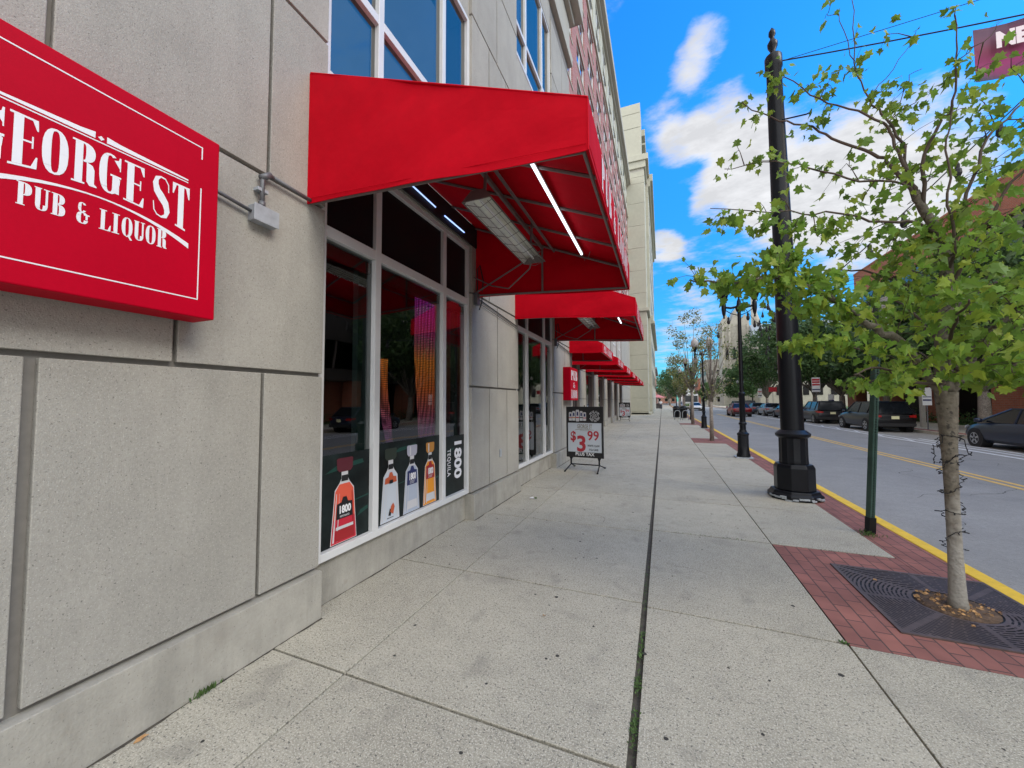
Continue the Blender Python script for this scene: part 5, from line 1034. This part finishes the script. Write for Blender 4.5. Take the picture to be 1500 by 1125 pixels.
# ================================================================ vehicles
def paint(n,c,r=.3): M[n]=mat(n,tuple(q*.6 for q in c) if max(c)<.1 else c,r,0.1,coat=.25,spec=.35)
for n,c in (('paint_navy',(.022,.032,.065)),('paint_black',(.012,.013,.016)),('paint_char',(.028,.030,.036)),('paint_silver',(.20,.23,.27)),('paint_white',(.62,.62,.62)),('paint_maroon',(.13,.006,.012)),('paint_blue',(.04,.06,.10))): paint(n,c)
def car(kind,pm,x,y,label,group=None,rz=0,L=4.6,Wd=1.86,H=1.66):
    t=thing('parked_car' if group else 'moving_car',(x,y,-.15),label,'car',group,rz)
    cs,sn=math.cos(rz),math.sin(rz)
    def w(p): return (x+cs*p[0]-sn*p[1],y+sn*p[0]+cs*p[1],p[2]-.15)
    hw=Wd/2; suv=kind=='suv'
    if suv: st=[(0,.45,.80,.80),(.012,.34,.93,.92),(.05,.28,1.0,.97),(.15,.24,1.03,1),(.45,.22,1.03,1),(.70,.22,1.02,1),(.78,.24,.99,.99),(.90,.26,.90,.96),(.965,.30,.78,.88),(1,.42,.62,.74)]; gh=(.015,.085,.56,.75,1.0)
    elif kind=='hatch': st=[(0,.45,.78,.80),(.015,.34,.88,.92),(.06,.28,.94,.97),(.2,.22,.95,1),(.5,.2,.93,1),(.72,.2,.90,1),(.82,.22,.86,.98),(.92,.26,.76,.93),(.97,.30,.66,.84),(1,.40,.52,.68)]; gh=(.05,.18,.52,.80,.92)
    else: st=[(0,.45,.78,.80),(.015,.36,.90,.92),(.05,.28,.94,.97),(.18,.22,.95,1),(.5,.2,.93,1),(.70,.2,.91,1),(.80,.22,.88,.98),(.92,.26,.78,.93),(.97,.30,.68,.84),(1,.40,.54,.68)]; gh=(.13,.27,.54,.76,.93)
    b=MB(); vs=[];
    for t_,zb,zt,k in st:
        a=hw*k; m=zb+(zt-zb)*.55
        hp=[(0,zb),(a*.86,zb),(a*.97,zb+.10),(a,m-.06),(a*1.0,m),(a*.975,zt-.12),(a*.92,zt-.02),(a*.8,zt+.01),(0,zt+.035)]
        ring_=hp+[(-p,q) for p,q in hp[-2:0:-1]]
        vs+=[w((p,t_*L,q)) for p,q in ring_]
    n=16; b.add(vs,[(i*n+k,i*n+(k+1)%n,(i+1)*n+(k+1)%n,(i+1)*n+k) for i in range(len(st)-1) for k in range(n)]+[tuple(range(n))[::-1],tuple(range((len(st)-1)*n,len(st)*n))])
    body=b
    g0,r0,r1,g1_,zg=gh; wb,wt=hw*.90,hw*.70; zr=H-.05
    def gp(s,t_,z):
        f=(z-zg)/(zr-zg); return (s*(wb+(wt-wb)*f),t_*L,z)
    base=[(g0,zg),(g1_,zg-.02)]; topp=[(r0,zr),(r1,zr)]
    q=[w(gp(s,tt,z)) for s in (-1,1) for tt,z in ((g0,zg),(g1_,zg),(r1,zr),(r0,zr))]
    gb=MB(); gb.add(q,[(0,1,2,3),(7,6,5,4),(0,3,7,4),(1,5,6,2),(3,2,6,7)]); gb.build('windows','carglass',t)
    # roof skin and pillars in body colour
    rf=[]
    for s in (-1,-.6,0,.6,1):
        for tt,dz in ((r0-.012,-.03),(r0+.05,.035),((r0+r1)/2,.05),(r1-.05,.03),(r1+.012,-.035)): rf.append(w((s*wt*1.01,tt*L,zr+dz-(.03 if abs(s)==1 else 0))))
    body.add(rf,[(i*5+k,(i+1)*5+k,(i+1)*5+k+1,i*5+k+1) for i in range(4) for k in range(4)])
    for s in (-1,1):
        P=lambda tt,z:Vector(w(tuple(c*(1.008 if i==0 else 1) for i,c in enumerate(gp(s,tt,z)))))
        body.tube([P(g0,zg),P(r0,zr)],.05 if suv else .035,5); body.tube([P(g1_,zg),P(r1,zr)],.028,5); body.tube([P(r0,zr),P(r1,zr)],.03,5)
        m_=(g0*.45+g1_*.55)-.02; body.tube([P(m_,zg),P(m_-.005,zr)],.028,5)
        m2=g0+.16 if suv else g0+.12; body.tube([P(m2,zg),P(max(r0,m2-.03),zr)],.03,5)
    body.build('body',pm,t,'auto')
    b=MB(); b.box(0,0,0,0,0,0)
    for s in (-1,1):
        m=MB(); p=w((s*(hw+.06),(g1_-.06)*L,zg+.06)); m.lathe([(.03,-.07),(.10,-.05),(.11,.05),(.06,.09)],p,8); m.build('wing_mirror',pm,t,True)
    for tt in (.175,.81):
        for s in (-1,1):
            wr=.345 if suv else .315; cx0=s*(hw-.20); pts=[]
            def cyl(m,r,a,c,mi=0,n=20):
                vv=[w((s*u,tt*L+r*math.cos(6.2832*i/n),wr+r*math.sin(6.2832*i/n))) for u in (a,c) for i in range(n)]
                m.add(vv,[(i,(i+1)%n,n+(i+1)%n,n+i) for i in range(n)]+[tuple(range(n)),tuple(range(n,2*n))],mi)
            m=MB(); cyl(m,wr+.065,hw-.30,hw*.995+.006); m.build('wheel_arch','blackmat',t)
            m=MB(); cyl(m,wr,hw-.24,hw+.012); wo=m.build('wheel','tyre',t)
            m=MB()
            cyl(m,wr*.66,hw-.1,hw+.016,0)
            m.build('rim','blackmat',wo)
            m=MB(); 
            for k in range(5):
                a=6.2832*k/5+.3; m.add([w((s*(hw+.02),tt*L+r*math.cos(a+d),wr+r*math.sin(a+d))) for r,d in ((.05,-.6),(wr*.62,-.2),(wr*.62,.2),(.05,.6))],[(0,1,2,3)])
            m.add([w((s*(hw+.0195),tt*L+r*math.cos(a),wr+r*math.sin(a))) for r in (wr*.60,wr*.67) for a in [6.2832*i/20 for i in range(20)]],[(i,(i+1)%20,20+(i+1)%20,20+i) for i in range(20)])
            m.build('spokes','rim',wo)
    for s in (-1,1):
        zt_=.86 if suv else .78
        m=MB(); m.add([w(p) for p in ((s*hw*.90,.02,zt_-.06),(s*hw*.60,-.02,zt_-.04),(s*hw*.60,-.02,zt_+.06),(s*hw*.90,.02,zt_+.09),(s*hw*.99,.30,zt_+.08),(s*hw*.99,.28,zt_))],[(0,1,2,3),(0,3,4,5)]); m.build('tail_lamp','tail',t,sol=.03)
        m=MB(); m.add([w(p) for p in ((s*hw*.72,L*.985,.62),(s*hw*.45,L*1.0,.60),(s*hw*.45,L*.992,.68),(s*hw*.78,L*.955,.76),(s*hw*.95,L*.92,.76),(s*hw*.93,L*.94,.66))],[(0,1,2,3),(0,3,4,5)]); m.build('headlight','head',t,sol=.02)
    m=MB(); zp=.80 if suv else .72; m.add([w(p) for p in ((-.16,-.025,zp-.08),(.16,-.025,zp-.08),(.16,-.022,zp+.08),(-.16,-.022,zp+.08))],[(0,1,2,3)]); m.build('number_plate','plate',t,sol=.01)
    m=MB(); q=[w(p) for p in ((-hw*.86,-.03,.32),(hw*.86,-.03,.32),(hw*.9,-.01,.50),(-hw*.9,-.01,.50))]; m.add(q,[(0,1,2,3)]); m.build('bumper_trim','blackmat',t,sol=.04); m=MB(); q=[w(p) for p in ((-hw*.7,L+.005,.36),(hw*.7,L+.005,.36),(hw*.7,L-.0,.56),(-hw*.7,L-.0,.56))]; m.add(q,[(3,2,1,0)]); m.build('bumper_trim','blackmat',t,sol=.04)
    return t
GC='cars parked along the far kerb'
car('hatch','paint_navy',11.72,15.95,'dark blue hatchback parked at the right edge, nearest car',GC,0,4.45,1.76,1.47)
car('suv','paint_black',11.55,26.3,'black sport utility car parked behind the green sign post, pale number plate',GC,0,4.7,1.90,1.68)
car('suv','paint_char',11.55,34.2,'dark grey sport utility car parked just right of the tall black pole',GC,0,4.6,1.88,1.70)
car('sedan','paint_char',11.5,42.0,'dark sedan partly hidden behind the tall black pole',GC,0,4.7,1.82,1.45)
car('sedan','paint_silver',11.5,49.0,'blue-silver sedan parked left of the tall black pole',GC,0,4.6,1.80,1.45)
car('sedan','paint_blue',11.5,55.5,'dark small sedan parked two cars left of the tall black pole',GC,0,4.5,1.78,1.45)
car('suv','paint_black',11.5,62,'black sport utility car parked right of the red moving car',GC,0,4.7,1.9,1.75)
car('suv','paint_char',11.5,69,'farthest parked dark sport utility car, behind the red moving car',GC,0,4.6,1.9,1.70)
car('sedan','paint_maroon',7.95,46.4,'dark red sedan driving away in the far lane',None,0,4.8,1.85,1.45)
car('sedan','paint_white',5.4,75.5,'white sedan coming towards the camera in front of the bus',None,math.pi,4.6,1.8,1.45)
car('suv','paint_silver',4.9,100,'small-looking silver car coming towards the camera left of the bus',None,math.pi,4.6,1.8,1.6)
bus=thing('city_bus',(5.6,92,-.15),'white and green bus coming down the road far away','bus')
b=MB(); b.box(4.35,6.9,86,97,.2,2.95); b.build('body','paint_white',bus,bev=.1)
b=MB(); b.box(4.45,6.8,85.93,85.99,1.35,2.6); b.build('windscreen','carglass',bus)
b=MB(); b.box(4.4,6.85,85.94,85.98,.45,1.0); b.build('green_panel','weedp',bus) if False else b.build('green_panel','weed',bus)
for s in (4.75,6.5): b=MB(); b.lathe([(.12,0),(.12,.05)],(s,85.9,.7),10); b.build('headlight','head',bus)
for s in (4.5,6.75):
    for yy in (88,95):
        m=MB(); n=16; m.add([(s+u,yy+.45*math.cos(6.2832*i/n),.3+.45*math.sin(6.2832*i/n)) for u in (-.17,.17) for i in range(n)],[(i,(i+1)%n,n+(i+1)%n,n+i) for i in range(n)]+[tuple(range(n)),tuple(range(n,2*n))]); m.build('wheel','tyre',bus)
# ================================================================ small signs, bins, people
def post_sign(x,y,z0,z1,w,label,face='whitepanel',band=None,ph=None,lines=()):
    t=thing('street_sign',(x,y,0),label,'street sign','small signs on the far pavement')
    b=MB(); b.tube([(x,y+.03,0),(x,y+.03,ph or z1)],.03,6); b.build('post','conduit',t)
    b=MB(); b.box(x-w/2,x+w/2,y-.01,y,z0,z1); p=b.build('plate',face,t)
    if band: 
        for i,(a,c,m) in enumerate(band): b=MB(); b.box(x-w*.46,x+w*.46,y-.014,y-.011,z0+(z1-z0)*a,z0+(z1-z0)*c); b.build('print',m,p)
    return t
post_sign(13.0,41.9,2.35,3.65,.62,'white notice sign with red print high on a post right of the tall pole',band=((.62,.74,'redink'),(.78,.92,'redink'),(.44,.56,'redink'),(.12,.2,'lab_blue')))
post_sign(13.6,40.5,1.35,2.1,.42,'small pale sign below the red-print sign',band=((.2,.35,'lab_blue'),))
post_sign(13.3,27.2,1.3,2.25,.38,'white and blue sign just left of the maple trunk',band=((.25,.34,'lab_blue'),(.45,.5,'lab_blue')))
post_sign(13.2,64,2.0,3.3,.5,'pale parking sign beside the nearest street lamp',band=((.2,.3,'blackmat'),(.6,.7,'redink')))
post_sign(13.4,58,2.7,3.3,.9,'small red banner sign left of the tall pole','redink')
cp=MB(); cp.box(14.1,14.3,29.4,29.6,0,2.5); o=cp.build('concrete_post','precast',bev=.02); tag(recenter(o),'plain pale post on the far pavement left of the maple trunk','post')
def bin_(x,y,label,m='black'):
    t=thing('litter_bin',(x,y,0),label,'litter bin','litter bins')
    b=MB(); b.lathe([(.22,.05),(.28,.08),(.31,.8),(.33,.85),(.31,.88)],(x,y,0),14,flute=1); b.build('drum',m,t,'auto'); b=MB(); b.lathe([(.32,.9),(.33,.93),(.22,1.08),(.1,1.12)],(x,y,0),14); b.build('lid',m,t,True)
bin_(1.75,37.0,'black litter bin beside the third street lamp'); bin_(13.4,84,'dark red litter bin on the far pavement by the stone tower','paint_maroon'); bin_(1.2,38.2,'second black bin standing left of the litter bin near the third street lamp')
bk=thing('bike_rack',(1.4,34,0),'grey hooped bicycle rack on the near pavement','bicycle rack')
for x in (1.15,1.75):
    b=MB(); b.tube([(x-.22,34,0),(x-.22,34,.6),(x-.15,34,.75),(x,34,.8),(x+.15,34,.75),(x+.22,34,.6),(x+.22,34,0)],.025,7); b.build('hoop','galv',bk,True)
pl=thing('planter_box',(-.9,84,0),'dark planter box on the pavement past the cream tower block','planter'); b=MB(); b.box(-1.8,0,83,84.6,0,.95); b.box(-1.9,.1,82.9,84.7,.95,1.05); b.build('trough','darkwall',pl)
M['umb']=mat('pink_canvas',(.45,.16,.17),.8)
um=thing('cafe_umbrella',(-.9,88,0),'pink and white cafe umbrella past the cream tower block','umbrella'); b=MB(); b.tube([(-.9,88,0),(-.9,88,2.9)],.03,6); b.build('pole','galv',um); b=MB(); b.lathe([(1.6,2.3),(1.5,2.36),(.8,2.65),(.05,2.95)],(-.9,88,0),8); b.build('canopy','umb',um)
for n,c in (('skin',(.42,.24,.17)),('shirt_white',(.7,.72,.78)),('trouser_dark',(.03,.035,.06)),('shirt_yellow',(.6,.62,.08)),('hair',(.03,.02,.015))): M[n]=mat(n,c,.8)
def skinmesh(name,verts,edges,radii,m,parent):
    me=bpy.data.meshes.new(name); me.from_pydata(verts,edges,[]); o=bpy.data.objects.new(name,me); S.collection.objects.link(o); me.materials.append(M[m])
    sk=o.modifiers.new('k','SKIN'); sk.use_smooth_shade=True
    for v,r in zip(me.skin_vertices[0].data if me.skin_vertices else [],radii): v.radius=(r,r)
    if not me.skin_vertices:
        pass
    me.skin_vertices[0].data[0].use_root=True
    ss=o.modifiers.new('s','SUBSURF'); ss.levels=1; ss.render_levels=1
    dg=bpy.context.evaluated_depsgraph_get(); nm=bpy.data.meshes.new_from_object(o.evaluated_get(dg)); bpy.data.objects.remove(o)
    ob=bpy.data.objects.new(name,nm); S.collection.objects.link(ob)
    for p in nm.polygons: p.use_smooth=True
    nm.transform(wm(parent).inverted()); ob.parent=parent; return ob
def person(x,y,rz,shirt,trouser,label,stride=.22,lean=.05,arm=.25):
    t=thing('person',(x,y,0),label,'person',None,rz); cs,sn=math.cos(rz),math.sin(rz)
    w=lambda p:(x+cs*p[0]-sn*p[1],y+sn*p[0]+cs*p[1],p[2])
    J={'pel':(0,0,.95),'che':(0,lean*.6,1.28),'nek':(0,lean,1.47),'hd0':(0,lean*1.3,1.58),'hd1':(0,lean*1.4,1.70),
       'hl':(-.10,0,.90),'kl':(-.11,stride*.6,.50),'al':(-.11,stride*.9,.08),'tl':(-.11,stride+.14,.04),'hr':(.10,0,.90),'kr':(.11,-stride*.3,.50),'ar':(.11,-stride*1.1,.12),'tr':(.11,-stride*.8,.04),
       'sl':(-.19,lean,1.40),'el':(-.25,lean-.05,1.12),'wl':(-.24,arm,.92),'fl':(-.24,arm+.06,.85),'sr':(.19,lean,1.40),'er':(.25,lean+.0,1.12),'wr':(.25,-arm*.4,.88),'fr':(.25,-arm*.4,.80)}
    def mk(name,ks,es,rs,m): return skinmesh(name,[w(J[k]) for k in ks],[(ks.index(a),ks.index(c)) for a,c in es],rs,m,t)
    ks=list(J); rad={'pel':.13,'che':.13,'nek':.055,'hd0':.085,'hd1':.08,'hl':.085,'kl':.058,'al':.04,'tl':.035,'hr':.085,'kr':.058,'ar':.04,'tr':.035,'sl':.06,'el':.042,'wl':.028,'fl':.03,'sr':.06,'er':.042,'wr':.028,'fr':.03}
    es=[('pel','che'),('che','nek'),('nek','hd0'),('hd0','hd1'),('pel','hl'),('hl','kl'),('kl','al'),('al','tl'),('pel','hr'),('hr','kr'),('kr','ar'),('ar','tr'),('che','sl'),('sl','el'),('el','wl'),('wl','fl'),('che','sr'),('sr','er'),('er','wr'),('wr','fr')]
    mk('body',ks,es,[rad[k] for k in ks],'skin')
    mk('shirt',['pel','che','nek','sl','el','sr','er'],[('pel','che'),('che','nek'),('che','sl'),('sl','el'),('che','sr'),('sr','er')],[.15,.155,.065,.075,.056,.075,.056],shirt)
    mk('trousers',['pel','hl','kl','al','hr','kr','ar'],[('pel','hl'),('hl','kl'),('kl','al'),('pel','hr'),('hr','kr'),('kr','ar')],[.14,.10,.075,.058,.10,.075,.058],trouser)
    mk('hair',['hd0','hd1'],[('hd0','hd1')],[.06,.092],'hair')
person(-.25,72,R(180),'shirt_white','trouser_dark','person in a pale shirt and dark trousers walking on the near pavement',.25,.10)
person(13.6,82,R(10),'shirt_yellow','trouser_dark','person in a yellow-green top standing on the far pavement by the bin',.1,.02)
